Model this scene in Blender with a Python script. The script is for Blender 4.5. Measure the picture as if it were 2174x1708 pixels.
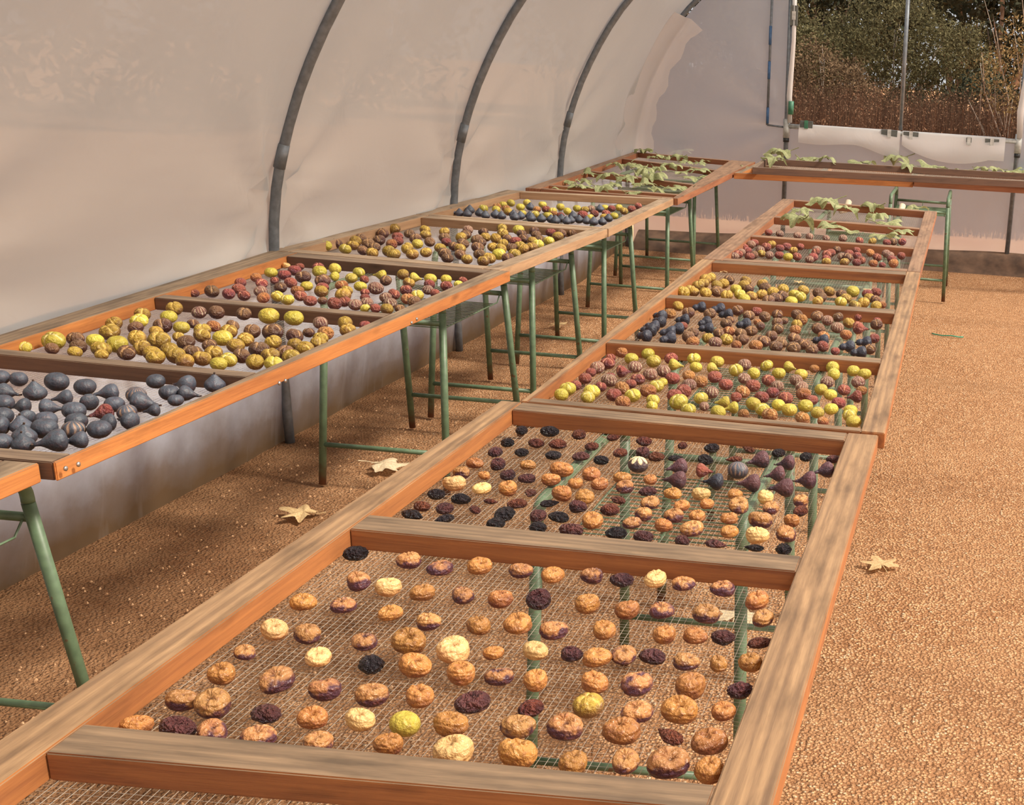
import bpy, bmesh, math, random
import numpy as np
from mathutils import Vector, Matrix
for o in list(bpy.data.objects): bpy.data.objects.remove(o)
C = bpy.context.scene.collection
PI = math.pi
# ------------------------------------------------------------------ camera, light, exposure
F, CX, CY, YAW, PITCH, ROLL, CAMZ = 2695.0, 1855.2, 1053.2, .0603, .3308, -.0635, 1.7166
TZ = .82                                             # height of the frame tops above the floor
def cam_axes():
    cy, sy, cp, sp, cr, sr = math.cos(YAW), math.sin(YAW), math.cos(PITCH), math.sin(PITCH), math.cos(ROLL), math.sin(ROLL)
    f = np.array([-sy*cp, cy*cp, -sp]); r = np.array([cy, sy, 0.]); d = np.cross(f, r)
    return cr*r+sr*d, -sr*r+cr*d, f
RX, DN, FW = cam_axes()
cd = bpy.data.cameras.new('camera'); cam = bpy.data.objects.new('camera', cd); C.objects.link(cam)
m = Matrix.Identity(4)
for i in range(3): m[i][0], m[i][1], m[i][2] = RX[i], -DN[i], -FW[i]
m[2][3] = CAMZ; cam.matrix_world = m
cd.sensor_width = 36; cd.sensor_fit = 'HORIZONTAL'; cd.lens = F/2174*36
cd.shift_x = (1087-CX)/2174; cd.shift_y = (CY-854)/2174
cd.clip_start = .05; cd.clip_end = 400
bpy.context.scene.camera = cam
def at(u, v, z):                                     # where the sight line of a spot in the photo meets height z
    d = RX*(u-CX)/F + DN*(v-CY)/F + FW; s = (z-CAMZ)/d[2]
    return Vector((d[0]*s, d[1]*s, z))
def aty(u, v, y):
    d = RX*(u-CX)/F + DN*(v-CY)/F + FW; s = y/d[1]
    return Vector((d[0]*s, y, CAMZ+d[2]*s))
sc = bpy.context.scene
sc.view_settings.view_transform = 'Standard'; sc.view_settings.look = 'None'
sc.view_settings.gamma = 1; sc.view_settings.use_curve_mapping = False
sc.view_settings.exposure = 0.0
sc.cycles.max_bounces = 9; sc.cycles.diffuse_bounces = 4; sc.cycles.transparent_max_bounces = 24
sc.cycles.sample_clamp_indirect = 6; sc.cycles.use_denoising = True
sc.cycles.caustics_reflective = False; sc.cycles.caustics_refractive = False
w = bpy.data.worlds.new('world'); sc.world = w; w.use_nodes = True
nt = w.node_tree; bg = nt.nodes['Background']
tc = nt.nodes.new('ShaderNodeTexCoord'); sx = nt.nodes.new('ShaderNodeSeparateXYZ'); rp = nt.nodes.new('ShaderNodeValToRGB')
nt.links.new(tc.outputs['Generated'], sx.inputs[0]); nt.links.new(sx.outputs['Z'], rp.inputs[0]); nt.links.new(rp.outputs[0], bg.inputs[0])
rp.color_ramp.elements[0].position = 0.0; rp.color_ramp.elements[0].color = (.72, .74, .76, 1)
rp.color_ramp.elements[1].position = .6; rp.color_ramp.elements[1].color = (.46, .54, .66, 1)
bg.inputs[1].default_value = 1.0
sd = bpy.data.lights.new('sun', 'SUN'); sun = bpy.data.objects.new('sun', sd); C.objects.link(sun)
sd.energy = 12.0; sd.angle = math.radians(9); sd.color = (1, .90, .76)
SUN_DIR = Vector((.80, -.06, .92)).normalized()       # towards the sun
sun.rotation_euler = SUN_DIR.to_track_quat('Z', 'Y').to_euler(); sun.location = SUN_DIR*30
# ------------------------------------------------------------------ small helpers
def tag(o, label=None, cat=None, group=None, kind=None):
    if label: o['label'] = label
    if cat: o['category'] = cat
    if group: o['group'] = group
    if kind: o['kind'] = kind
    return o
def empty(name, loc=(0, 0, 0), rz=0):
    o = bpy.data.objects.new(name, None); o.location = loc; o.rotation_euler = (0, 0, rz); o.empty_display_size = .05
    C.objects.link(o); return o
def mk(name, verts, faces, mat, parent=None, smooth=False, loc=None, rot=None):
    me = bpy.data.meshes.new(name); me.from_pydata([tuple(v) for v in verts], [], faces); me.update()
    if smooth: me.polygons.foreach_set('use_smooth', [True]*len(me.polygons))
    if mat: me.materials.append(mat)
    o = bpy.data.objects.new(name, me); C.objects.link(o)
    if loc is not None: o.location = loc
    if rot is not None: o.rotation_euler = rot
    if parent: o.parent = parent
    return o
class MB:
    def __init__(s): s.v = []; s.f = []
    def add(s, v, f): n = len(s.v); s.v += [tuple(p) for p in v]; s.f += [tuple(i+n for i in q) for q in f]
    def box(s, a, b):
        x0, y0, z0 = a; x1, y1, z1 = b
        s.add([(x0,y0,z0),(x1,y0,z0),(x1,y1,z0),(x0,y1,z0),(x0,y0,z1),(x1,y0,z1),(x1,y1,z1),(x0,y1,z1)],
              [(3,2,1,0),(4,5,6,7),(0,1,5,4),(1,2,6,5),(2,3,7,6),(3,0,4,7)])
    def tube(s, pts, r, n=10, cap=True):
        pts = [Vector(p) for p in pts]; rings = []; up = None
        rr = r if isinstance(r, (list, tuple)) else [r]*len(pts)
        for i, p in enumerate(pts):
            t = (pts[min(i+1, len(pts)-1)]-pts[max(i-1, 0)]).normalized()
            if up is None: up = Vector((0, 0, 1)) if abs(t.z) < .9 else Vector((1, 0, 0))
            a = t.cross(up).normalized(); b = a.cross(t); up = b
            rings.append([p+(a*math.cos(2*PI*k/n)+b*math.sin(2*PI*k/n))*rr[i] for k in range(n)])
        v = [q for g in rings for q in g]; f = []
        for i in range(len(pts)-1):
            for k in range(n): f.append((i*n+k, i*n+(k+1) % n, (i+1)*n+(k+1) % n, (i+1)*n+k))
        if cap: f.append(tuple(range(n))[::-1]); f.append(tuple((len(pts)-1)*n+k for k in range(n)))
        s.add(v, f)
    def build(s, name, mat, parent=None, smooth=False, **k): return mk(name, s.v, s.f, mat, parent, smooth, **k)
def arc(p0, p1, p2, n=6):                            # rounded corner
    p0, p1, p2 = map(Vector, (p0, p1, p2)); return [(p0*(1-t)**2+p1*2*t*(1-t)+p2*t*t) for t in [i/n for i in range(n+1)]]
def noise3(seed, k=6, fmax=3.0):                     # smooth random field on numpy points
    r = np.random.RandomState(seed); D = r.normal(size=(k, 3)); D /= np.linalg.norm(D, axis=1)[:, None]
    fr = r.uniform(.8, fmax, k); ph = r.uniform(0, 6.3, k)
    return lambda P: sum(np.sin(P@(D[i]*fr[i])*2+ph[i])/(.6+fr[i]*.5) for i in range(k))/k*1.6
# ------------------------------------------------------------------ materials
def newmat(name):
    m = bpy.data.materials.new(name); m.use_nodes = True; nt = m.node_tree; return m, nt, nt.nodes['Principled BSDF']
def N(nt, t, **kw):
    n = nt.nodes.new('ShaderNode'+t)
    for k, v in kw.items():
        if k.startswith('_'): setattr(n, k[1:], v)
        else: n.inputs[k.replace('__', ' ')].default_value = v
    return n
def math_(nt, op, a, b=None, clamp=False):
    n = nt.nodes.new('ShaderNodeMath'); n.operation = op; n.use_clamp = clamp
    for i, x in enumerate((a, b)):
        if x is None: continue
        if hasattr(x, 'is_output'): nt.links.new(x, n.inputs[i])
        else: n.inputs[i].default_value = x
    return n.outputs[0]
def mix(nt, fac, a, b, mode='MIX'):
    n = nt.nodes.new('ShaderNodeMix'); n.data_type = 'RGBA'; n.blend_type = mode
    for i, x in ((0, fac), (6, a), (7, b)):
        if hasattr(x, 'is_output'): nt.links.new(x, n.inputs[i])
        elif i == 0: n.inputs[i].default_value = x
        else: n.inputs[i].default_value = (*x, 1)
    return n.outputs[2]
def ramp(nt, fac, stops):
    n = nt.nodes.new('ShaderNodeValToRGB'); nt.links.new(fac, n.inputs[0]); e = n.color_ramp.elements
    while len(e) < len(stops): e.new(.5)
    for i, (p, c) in enumerate(stops):
        e[i].position = p; e[i].color = (*c, 1) if hasattr(c, '__len__') else (c, c, c, 1)
    return n.outputs[0]
def bump(nt, b, h, strength=.3, dist=.002):
    n = nt.nodes.new('ShaderNodeBump'); n.inputs['Strength'].default_value = strength; n.inputs['Distance'].default_value = dist
    nt.links.new(h, n.inputs['Height']); nt.links.new(n.outputs[0], b.inputs['Normal'])
def coords(nt, kind='Object', scale=(1, 1, 1), rand=True):
    t = nt.nodes.new('ShaderNodeTexCoord'); mp = nt.nodes.new('ShaderNodeMapping'); mp.inputs['Scale'].default_value = scale
    nt.links.new(t.outputs[kind], mp.inputs[0])
    if rand:
        oi = nt.nodes.new('ShaderNodeObjectInfo'); cb = nt.nodes.new('ShaderNodeCombineXYZ')
        r = math_(nt, 'MULTIPLY', oi.outputs['Random'], 37.0)
        nt.links.new(r, cb.inputs[0]); nt.links.new(math_(nt, 'MULTIPLY', oi.outputs['Random'], 91.0), cb.inputs[1]); nt.links.new(math_(nt, 'MULTIPLY', oi.outputs['Random'], 13.0), cb.inputs[2])
        nt.links.new(cb.outputs[0], mp.inputs['Location'])
    return mp.outputs[0]
def wood(name, side, side2, top, top2, topmix=1.0):
    m, nt, b = newmat(name)
    grain = N(nt, 'TexNoise', Scale=1.0, Detail=5.0, Roughness=.62); grain.inputs['Distortion'].default_value = .6
    nt.links.new(coords(nt, scale=(2.2, 46, 46)), grain.inputs['Vector'])
    fine = N(nt, 'TexNoise', Scale=1.0, Detail=3.0, Roughness=.7); nt.links.new(coords(nt, scale=(9, 260, 260)), fine.inputs['Vector'])
    wave = N(nt, 'TexWave', Scale=1.0, Distortion=6.0, Detail=3.0); wave.bands_direction = 'Y'; wave.inputs['Detail Scale'].default_value = .8
    nt.links.new(coords(nt, scale=(.7, 16, 16)), wave.inputs['Vector'])
    blot = N(nt, 'TexNoise', Scale=1.0, Detail=4.0, Roughness=.6); nt.links.new(coords(nt, scale=(5, 22, 22)), blot.inputs['Vector'])
    g = math_(nt, 'ADD', math_(nt, 'MULTIPLY', grain.outputs[0], .64), math_(nt, 'ADD', math_(nt, 'MULTIPLY', wave.outputs['Fac'], .13), math_(nt, 'MULTIPLY', fine.outputs[0], .30)))
    cs = mix(nt, ramp(nt, g, [(.38, 0), (.72, 1)]), side2, side)
    ct = mix(nt, ramp(nt, g, [(.38, 0), (.70, 1)]), top2, top)
    ct = mix(nt, ramp(nt, blot.outputs[0], [(.44, 0), (.72, .75)]), ct, tuple(c*.42 for c in top2))
    cs = mix(nt, ramp(nt, blot.outputs[0], [(.56, 0), (.80, .6)]), cs, tuple(c*.35 for c in side2))
    ge = nt.nodes.new('ShaderNodeNewGeometry'); tcn = nt.nodes.new('ShaderNodeTexCoord'); s = nt.nodes.new('ShaderNodeSeparateXYZ'); nt.links.new(tcn.outputs['Normal'], s.inputs[0])
    up = ramp(nt, s.outputs['Z'], [(.45, 0), (.8, topmix)])
    # knots
    vo = N(nt, 'TexVoronoi', Scale=1.0); nt.links.new(coords(nt, scale=(2.6, 9, 9)), vo.inputs['Vector'])
    kn = ramp(nt, vo.outputs['Distance'], [(.05, 1), (.13, 0)])
    col = mix(nt, up, cs, ct); col = mix(nt, math_(nt, 'MULTIPLY', kn, .6), col, tuple(c*.35 for c in side2))
    nt.links.new(col, b.inputs['Base Color']); b.inputs['Roughness'].default_value = .72
    bump(nt, b, g, .35, .0025)
    return m
M = {}
M['wood_orange'] = wood('wood_orange', (.60, .235, .062), (.34, .115, .032), (.34, .245, .155), (.185, .125, .080))
M['wood_tan'] = wood('wood_tan', (.46, .18, .052), (.25, .088, .03), (.43, .275, .145), (.20, .125, .07), .9)
M['wood_weathered'] = wood('wood_weathered', (.40, .155, .048), (.21, .072, .026), (.31, .205, .12), (.15, .10, .062))
M['wood_pale'] = wood('wood_pale', (.50, .31, .17), (.32, .185, .10), (.46, .34, .23), (.30, .205, .13))
M['wood_dark'] = wood('wood_dark', (.19, .10, .060), (.10, .055, .038), (.29, .205, .135), (.165, .11, .075))
M['wood_red'] = wood('wood_red', (.38, .155, .066), (.23, .082, .038), (.35, .215, .13), (.22, .12, .07))
def paint(name, col, rough=.45, rust=True, metal=0.0):
    m, nt, b = newmat(name)
    n = N(nt, 'TexNoise', Scale=35.0, Detail=4.0); nt.links.new(coords(nt), n.inputs['Vector'])
    c = mix(nt, ramp(nt, n.outputs[0], [(.35, 0), (.7, 1)]), tuple(x*.75 for x in col), tuple(x*1.12 for x in col))
    if rust:
        ge = nt.nodes.new('ShaderNodeNewGeometry'); s = nt.nodes.new('ShaderNodeSeparateXYZ'); nt.links.new(ge.outputs['Position'], s.inputs[0])
        lo = ramp(nt, math_(nt, 'ADD', s.outputs['Z'], math_(nt, 'MULTIPLY', n.outputs[0], .09)), [(.06, 1), (.14, 0)])
        sp = ramp(nt, n.outputs[0], [(.66, 0), (.70, .8)])
        c = mix(nt, math_(nt, 'MAXIMUM', lo, sp), c, (.13, .05, .022))
    nt.links.new(c, b.inputs['Base Color']); b.inputs['Roughness'].default_value = rough; b.inputs['Metallic'].default_value = metal
    return m
M['green'] = paint('green_paint', (.115, .185, .105))
M['steel'] = paint('galvanised_steel', (.20, .225, .25), .42, False, .35)
M['steel_pale'] = paint('pale_steel', (.52, .55, .54), .4, False, .2)
M['black'] = paint('black_plastic', (.025, .028, .03), .4, False)
M['clip'] = paint('grey_clip', (.13, .14, .13), .4, False)
M['white'] = paint('white_plastic', (.62, .62, .60), .4, False)
M['blue'] = paint('blue_tape', (.06, .15, .32), .5, False)
M['tape_green'] = paint('green_tape', (.06, .22, .13), .5, False)
M['screw'] = paint('screw_zinc', (.55, .55, .55), .3, False, .9)
M['rubber'] = paint('rubber_cap', (.60, .50, .36), .6, False)
M['wire'] = paint('mesh_wire', (.42, .38, .32), .45, False, .25)
M['string'] = paint('green_string', (.03, .32, .20), .5, False)
M['handle'] = paint('wooden_handle', (.75, .28, .06), .4, False)
M['blade'] = paint('dark_blade', (.06, .05, .05), .35, False, .6)
def film(name, tint, transp, transl, dirt=False, gloss=.06):
    m, nt, b = newmat(name); nt.nodes.remove(b); out = nt.nodes['Material Output']
    co = coords(nt, rand=False)
    n = N(nt, 'TexNoise', Scale=.9, Detail=4.0, Roughness=.55); nt.links.new(co, n.inputs['Vector'])
    c = mix(nt, ramp(nt, n.outputs[0], [(.3, 0), (.72, 1)]), tuple(x*.94 for x in tint), tint)
    if dirt:
        n2 = N(nt, 'TexNoise', Scale=3.0, Detail=6.0, Roughness=.62); nt.links.new(co, n2.inputs['Vector'])
        ge = nt.nodes.new('ShaderNodeNewGeometry'); s = nt.nodes.new('ShaderNodeSeparateXYZ'); nt.links.new(ge.outputs['Position'], s.inputs[0])
        h = math_(nt, 'ADD', s.outputs['Z'], math_(nt, 'MULTIPLY', math_(nt, 'SUBTRACT', n2.outputs[0], .5), .26))
        c = mix(nt, ramp(nt, h, [(.02, 1), (.12, .85), (.34, 0)]), c, (.17, .105, .055))
        st = N(nt, 'TexNoise', Scale=1.0, Detail=3.0); mp = coords(nt, scale=(14, 14, .5), rand=False); nt.links.new(mp, st.inputs['Vector'])
        c = mix(nt, ramp(nt, st.outputs[0], [(.62, 0), (.8, .14)]), c, (.80, .80, .80))
    tr = N(nt, 'BsdfTransparent'); tr.inputs[0].default_value = (.97, .97, .97, 1)
    tl = N(nt, 'BsdfTranslucent'); df = N(nt, 'BsdfDiffuse'); gl = N(nt, 'BsdfGlossy', Roughness=.42)
    nt.links.new(c, tl.inputs[0]); nt.links.new(c, df.inputs[0])
    bn = N(nt, 'TexNoise', Scale=4.0, Detail=3.0, Distortion=.8); nt.links.new(co, bn.inputs['Vector'])
    bp = nt.nodes.new('ShaderNodeBump'); bp.inputs['Strength'].default_value = .35; bp.inputs['Distance'].default_value = .02; nt.links.new(bn.outputs[0], bp.inputs['Height'])
    for x in (df, gl): nt.links.new(bp.outputs[0], x.inputs['Normal'])
    a = N(nt, 'MixShader', Fac=transl); nt.links.new(df.outputs[0], a.inputs[1]); nt.links.new(tl.outputs[0], a.inputs[2])
    g = N(nt, 'MixShader', Fac=gloss); nt.links.new(a.outputs[0], g.inputs[1]); nt.links.new(gl.outputs[0], g.inputs[2])
    z = N(nt, 'MixShader', Fac=transp); nt.links.new(g.outputs[0], z.inputs[1]); nt.links.new(tr.outputs[0], z.inputs[2])
    nt.links.new(z.outputs[0], out.inputs['Surface'])
    return m
M['film'] = film('greenhouse_film', (.60, .635, .63), .03, .36)
M['film_roof'] = film('roof_film', (.86, .82, .78), .40, .55)
M['skirt'] = film('skirt_film', (.62, .68, .80), .03, .40, dirt=True)
M['film_end'] = film('end_wall_film', (.50, .575, .67), .16, .50)
M['flap'] = film('white_flap', (.88, .86, .85), .05, .45)
def ground(name, cols, dark, scale):
    m, nt, b = newmat(name); co = coords(nt, 'Object', rand=False)
    v = N(nt, 'TexVoronoi', Scale=scale); nt.links.new(co, v.inputs['Vector'])
    v2 = N(nt, 'TexVoronoi', Scale=scale*2.1); nt.links.new(co, v2.inputs['Vector'])
    n = N(nt, 'TexNoise', Scale=2.2, Detail=6.0, Roughness=.65); nt.links.new(co, n.inputs['Vector'])
    n2 = N(nt, 'TexNoise', Scale=22.0, Detail=4.0); nt.links.new(co, n2.inputs['Vector'])
    hs = nt.nodes.new('ShaderNodeSeparateColor'); nt.links.new(v.outputs['Color'], hs.inputs[0])
    c = ramp(nt, hs.outputs[0], [(i/(len(cols)-1), c) for i, c in enumerate(cols)])
    c = mix(nt, ramp(nt, v.outputs['Distance'], [(.26, 0), (.56, .95)]), c, dark)
    c = mix(nt, ramp(nt, n2.outputs[0], [(.40, .5), (.55, 0)]), c, dark)
    # floor turns darker brown towards the left wall and the near end
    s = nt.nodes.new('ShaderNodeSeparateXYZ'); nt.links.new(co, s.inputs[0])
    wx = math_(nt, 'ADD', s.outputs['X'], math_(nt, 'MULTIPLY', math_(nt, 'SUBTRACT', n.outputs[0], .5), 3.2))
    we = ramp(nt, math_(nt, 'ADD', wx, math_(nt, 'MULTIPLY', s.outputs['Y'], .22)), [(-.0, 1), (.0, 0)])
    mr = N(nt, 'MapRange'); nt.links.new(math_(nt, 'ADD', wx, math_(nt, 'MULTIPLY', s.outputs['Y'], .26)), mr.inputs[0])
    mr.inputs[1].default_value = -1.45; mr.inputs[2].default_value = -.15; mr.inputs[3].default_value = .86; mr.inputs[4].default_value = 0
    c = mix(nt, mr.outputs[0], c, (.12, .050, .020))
    pt = mix(nt, ramp(nt, n.outputs[0], [(.3, .0), (.62, .35)]), c, tuple(x*.62 for x in cols[1]))
    nt.links.new(pt, b.inputs['Base Color']); b.inputs['Roughness'].default_value = .95; b.inputs['Specular IOR Level'].default_value = .15
    h = math_(nt, 'ADD', math_(nt, 'MULTIPLY', v.outputs['Distance'], -1.0), math_(nt, 'MULTIPLY', v2.outputs['Distance'], -.35))
    h = math_(nt, 'ADD', h, math_(nt, 'MULTIPLY', n2.outputs[0], 1.2))
    bump(nt, b, h, 1.0, .009)
    return m
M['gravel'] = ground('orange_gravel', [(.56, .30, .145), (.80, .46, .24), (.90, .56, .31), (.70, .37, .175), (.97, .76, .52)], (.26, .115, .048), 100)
def plain(name, c1, c2, scale=3, rough=.95):
    m, nt, b = newmat(name); n = N(nt, 'TexNoise', Scale=scale, Detail=5.0); nt.links.new(coords(nt, rand=False), n.inputs['Vector'])
    nt.links.new(mix(nt, ramp(nt, n.outputs[0], [(.35, 0), (.65, 1)]), c1, c2), b.inputs['Base Color']); b.inputs['Roughness'].default_value = rough
    return m
M['earth'] = plain('dry_earth', (.60, .27, .12), (.74, .40, .21), 1.2)
M['soil'] = plain('dark_soil', (.075, .045, .030), (.16, .095, .06), 9)
M['pebble'] = plain('pebble', (.46, .25, .12), (.66, .42, .24), 30)
def leafmat(name, c1, c2, vein=None, transl=.25):
    m, nt, b = newmat(name); out = nt.nodes['Material Output']
    n = N(nt, 'TexNoise', Scale=18.0, Detail=4.0); nt.links.new(coords(nt), n.inputs['Vector'])
    oi = nt.nodes.new('ShaderNodeObjectInfo')
    c = mix(nt, ramp(nt, n.outputs[0], [(.32, 0), (.68, 1)]), c1, c2)
    if vein:
        at_ = nt.nodes.new('ShaderNodeAttribute'); at_.attribute_name = 'vein'
        c = mix(nt, math_(nt, 'MULTIPLY', at_.outputs['Fac'], .8), c, vein)
    nt.links.new(c, b.inputs['Base Color']); b.inputs['Roughness'].default_value = .7
    t = N(nt, 'BsdfTranslucent'); nt.links.new(c, t.inputs[0]); mx = N(nt, 'MixShader', Fac=transl)
    nt.links.new(b.outputs[0], mx.inputs[1]); nt.links.new(t.outputs[0], mx.inputs[2]); nt.links.new(mx.outputs[0], out.inputs['Surface'])
    return m
M['wilt'] = leafmat('wilted_fig_leaf', (.20, .24, .10), (.42, .44, .22), (.60, .58, .32))
M['dry'] = leafmat('dry_leaf', (.55, .36, .16), (.80, .62, .34), (.42, .24, .10))
M['dry_white'] = leafmat('bleached_leaf', (.66, .52, .32), (.85, .74, .52), (.5, .35, .2))
def foliage(name, c1, c2):
    m, nt, b = newmat(name); out = nt.nodes['Material Output']
    ge = nt.nodes.new('ShaderNodeNewGeometry'); c = ramp(nt, ge.outputs['Random Per Island'], [(0, c1), (1, c2)])
    nt.links.new(c, b.inputs['Base Color']); b.inputs['Roughness'].default_value = .95; b.inputs['Specular IOR Level'].default_value = .1
    t = N(nt, 'BsdfTranslucent'); nt.links.new(c, t.inputs[0]); mx = N(nt, 'MixShader', Fac=.3)
    nt.links.new(b.outputs[0], mx.inputs[1]); nt.links.new(t.outputs[0], mx.inputs[2]); nt.links.new(mx.outputs[0], out.inputs['Surface'])
    return m
M['bush_olive'] = foliage('olive_foliage', (.060, .056, .027), (.15, .128, .064))
M['bush_dark'] = foliage('dark_foliage', (.022, .028, .018), (.065, .066, .040))
M['bush_brown'] = foliage('brown_foliage', (.085, .052, .030), (.19, .125, .072))
M['bush_yellow'] = foliage('yellow_foliage', (.14, .085, .035), (.34, .24, .11))
M['weed'] = foliage('dry_weed', (.085, .044, .027), (.25, .145, .088))
M['twig'] = plain('twig_bark', (.20, .15, .11), (.42, .34, .27), 12)
# ------------------------------------------------------------------ fig skins
def figmat(name, top, side, spot, flesh=(.85, .62, .25), lo=-.15, hi=.35, rough=.42, ribs=0.0, bm=.5, spots=.5):
    """skin mottled in its own colours; attribute 'crack' shows the flesh; object Z runs from base to crown"""
    m, nt, b = newmat(name)
    tcn = nt.nodes.new('ShaderNodeTexCoord'); s = nt.nodes.new('ShaderNodeSeparateXYZ'); nt.links.new(tcn.outputs['Object'], s.inputs[0])
    oi = nt.nodes.new('ShaderNodeObjectInfo')
    co = coords(nt); n = N(nt, 'TexNoise', Scale=1.15, Detail=3.0, Roughness=.55); nt.links.new(co, n.inputs['Vector'])
    n2 = N(nt, 'TexNoise', Scale=3.2, Detail=3.0, Roughness=.55); nt.links.new(co, n2.inputs['Vector'])
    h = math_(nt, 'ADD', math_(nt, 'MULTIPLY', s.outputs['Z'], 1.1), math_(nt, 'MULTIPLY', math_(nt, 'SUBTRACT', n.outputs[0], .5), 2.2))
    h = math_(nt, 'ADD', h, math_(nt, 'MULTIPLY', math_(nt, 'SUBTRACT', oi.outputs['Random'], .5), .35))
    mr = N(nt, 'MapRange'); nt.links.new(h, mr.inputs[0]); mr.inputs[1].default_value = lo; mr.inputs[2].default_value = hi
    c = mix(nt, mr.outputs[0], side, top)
    c = mix(nt, math_(nt, 'MULTIPLY', ramp(nt, n2.outputs[0], [(.50, 0), (.68, 1)]), spots), c, spot)
    hsv = nt.nodes.new('ShaderNodeHueSaturation'); nt.links.new(c, hsv.inputs['Color'])
    nt.links.new(math_(nt, 'ADD', math_(nt, 'MULTIPLY', oi.outputs['Random'], .014), .491), hsv.inputs['Hue'])
    nt.links.new(math_(nt, 'ADD', math_(nt, 'MULTIPLY', math_(nt, 'FRACT', math_(nt, 'MULTIPLY', oi.outputs['Random'], 17.3)), .42), .80), hsv.inputs['Value'])
    at_ = nt.nodes.new('ShaderNodeAttribute'); at_.attribute_name = 'crack'
    c = mix(nt, at_.outputs['Fac'], hsv.outputs[0], flesh)
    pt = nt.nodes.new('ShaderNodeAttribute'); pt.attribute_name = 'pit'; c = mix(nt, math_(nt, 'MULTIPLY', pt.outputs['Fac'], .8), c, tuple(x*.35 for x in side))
    nt.links.new(c, b.inputs['Base Color']); b.inputs['Roughness'].default_value = rough
    b.inputs['Subsurface Weight'].default_value = .0
    bump(nt, b, math_(nt, 'ADD', n2.outputs[0], math_(nt, 'MULTIPLY', n.outputs[0], .6)), bm, .12)
    return m
FM = {
 't': figmat('tan_skin', (.50, .225, .060), (.17, .055, .030), (.20, .060, .032), lo=-.70, hi=.35, rough=.34, bm=.35),
 'y': figmat('cream_skin', (.72, .47, .19), (.42, .20, .08), (.40, .17, .07), lo=-.9, hi=.0, rough=.36, spots=.3, bm=.3),
 'p': figmat('tan_purple_skin', (.50, .245, .085), (.085, .032, .050), (.25, .08, .045), lo=-.02, hi=.34, rough=.34, bm=.35),
 'q': figmat('redbrown_skin', (.30, .085, .045), (.10, .025, .027), (.08, .02, .024), lo=-.3, hi=.5, bm=.9),
 'd': figmat('purple_skin', (.17, .055, .055), (.052, .020, .032), (.27, .10, .06), lo=-.3, hi=.6, bm=.8, spots=.3),
 'k': figmat('black_skin', (.042, .032, .042), (.014, .013, .020), (.11, .05, .05), lo=-.3, hi=.5, rough=.36, bm=1.0, spots=.35),
 'f': figmat('plum_skin', (.120, .048, .058), (.050, .030, .048), (.19, .065, .06), lo=-.3, hi=.5, rough=.5, bm=.3, spots=.3),
 'g': figmat('yellow_green_skin', (.56, .47, .065), (.36, .29, .055), (.33, .17, .045), (.86, .72, .34), lo=-.6, hi=.3, bm=.3, spots=.40),
 'm': figmat('mustard_skin', (.42, .275, .040), (.20, .105, .036), (.19, .085, .036), (.82, .54, .14), lo=-.35, hi=.45, bm=.35, spots=.55),
 'n': figmat('brown_skin', (.20, .105, .050), (.090, .038, .033), (.085, .034, .033), (.55, .32, .14), lo=-.3, hi=.5, bm=.4),
 'r': figmat('wine_skin', (.31, .080, .058), (.135, .034, .046), (.36, .15, .075), (.78, .34, .20), lo=-.3, hi=.5, bm=.5),
 'w': figmat('striped_skin', (.25, .11, .080), (.15, .058, .060), (.34, .20, .12), (.80, .66, .44), lo=-.3, hi=.5, bm=.5),
 'o': figmat('orange_skin', (.54, .245, .080), (.33, .115, .055), (.22, .075, .042), (.82, .54, .26), lo=-.4, hi=.4, bm=.6),
 'b': figmat('blueblack_skin', (.036, .042, .066), (.018, .020, .035), (.07, .035, .04), (.5, .3, .2), lo=-.3, hi=.5, rough=.45, bm=.25, spots=.3),
 'u': figmat('slate_skin', (.070, .084, .112), (.034, .037, .054), (.12, .058, .060), (.55, .33, .2), lo=-.3, hi=.5, rough=.5, bm=.14, spots=.4),
 's': figmat('dark_star_skin', (.10, .06, .06), (.05, .04, .055), (.15, .08, .06), (.88, .72, .42), rough=.45, bm=.3),
}
# ------------------------------------------------------------------ fig shapes (unit size: widest half-axis = 1)
def sphere_grid(nu, nv):
    P = [(0, 0, -1)]
    for j in range(1, nv):
        th = -PI/2+PI*j/nv
        for i in range(nu):
            a = 2*PI*i/nu; P.append((math.cos(th)*math.cos(a), math.cos(th)*math.sin(a), math.sin(th)))
    P.append((0, 0, 1)); Fc = []
    for i in range(nu): Fc.append((0, 1+(i+1) % nu, 1+i))
    for j in range(nv-2):
        for i in range(nu):
            a = 1+j*nu+i; b = 1+j*nu+(i+1) % nu; Fc.append((a, b, b+nu, a+nu))
    t = len(P)-1; q = 1+(nv-2)*nu
    for i in range(nu): Fc.append((q+i, q+(i+1) % nu, t))
    return np.array(P, float), Fc
def mesh_fig(name, P, Fc, crack=None, pit=None):
    me = bpy.data.meshes.new(name); me.from_pydata(P.tolist(), [], Fc); me.update()
    me.polygons.foreach_set('use_smooth', [True]*len(me.polygons))
    a = me.attributes.new('crack', 'FLOAT', 'POINT'); a.data.foreach_set('value', (crack if crack is not None else np.zeros(len(P))).astype(np.float32))
    a = me.attributes.new('pit', 'FLOAT', 'POINT'); a.data.foreach_set('value', (pit if pit is not None else np.zeros(len(P))).astype(np.float32))
    me.materials.append(None); return me
def smooth01(x): x = np.clip(x, 0, 1); return x*x*(3-2*x)
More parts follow.
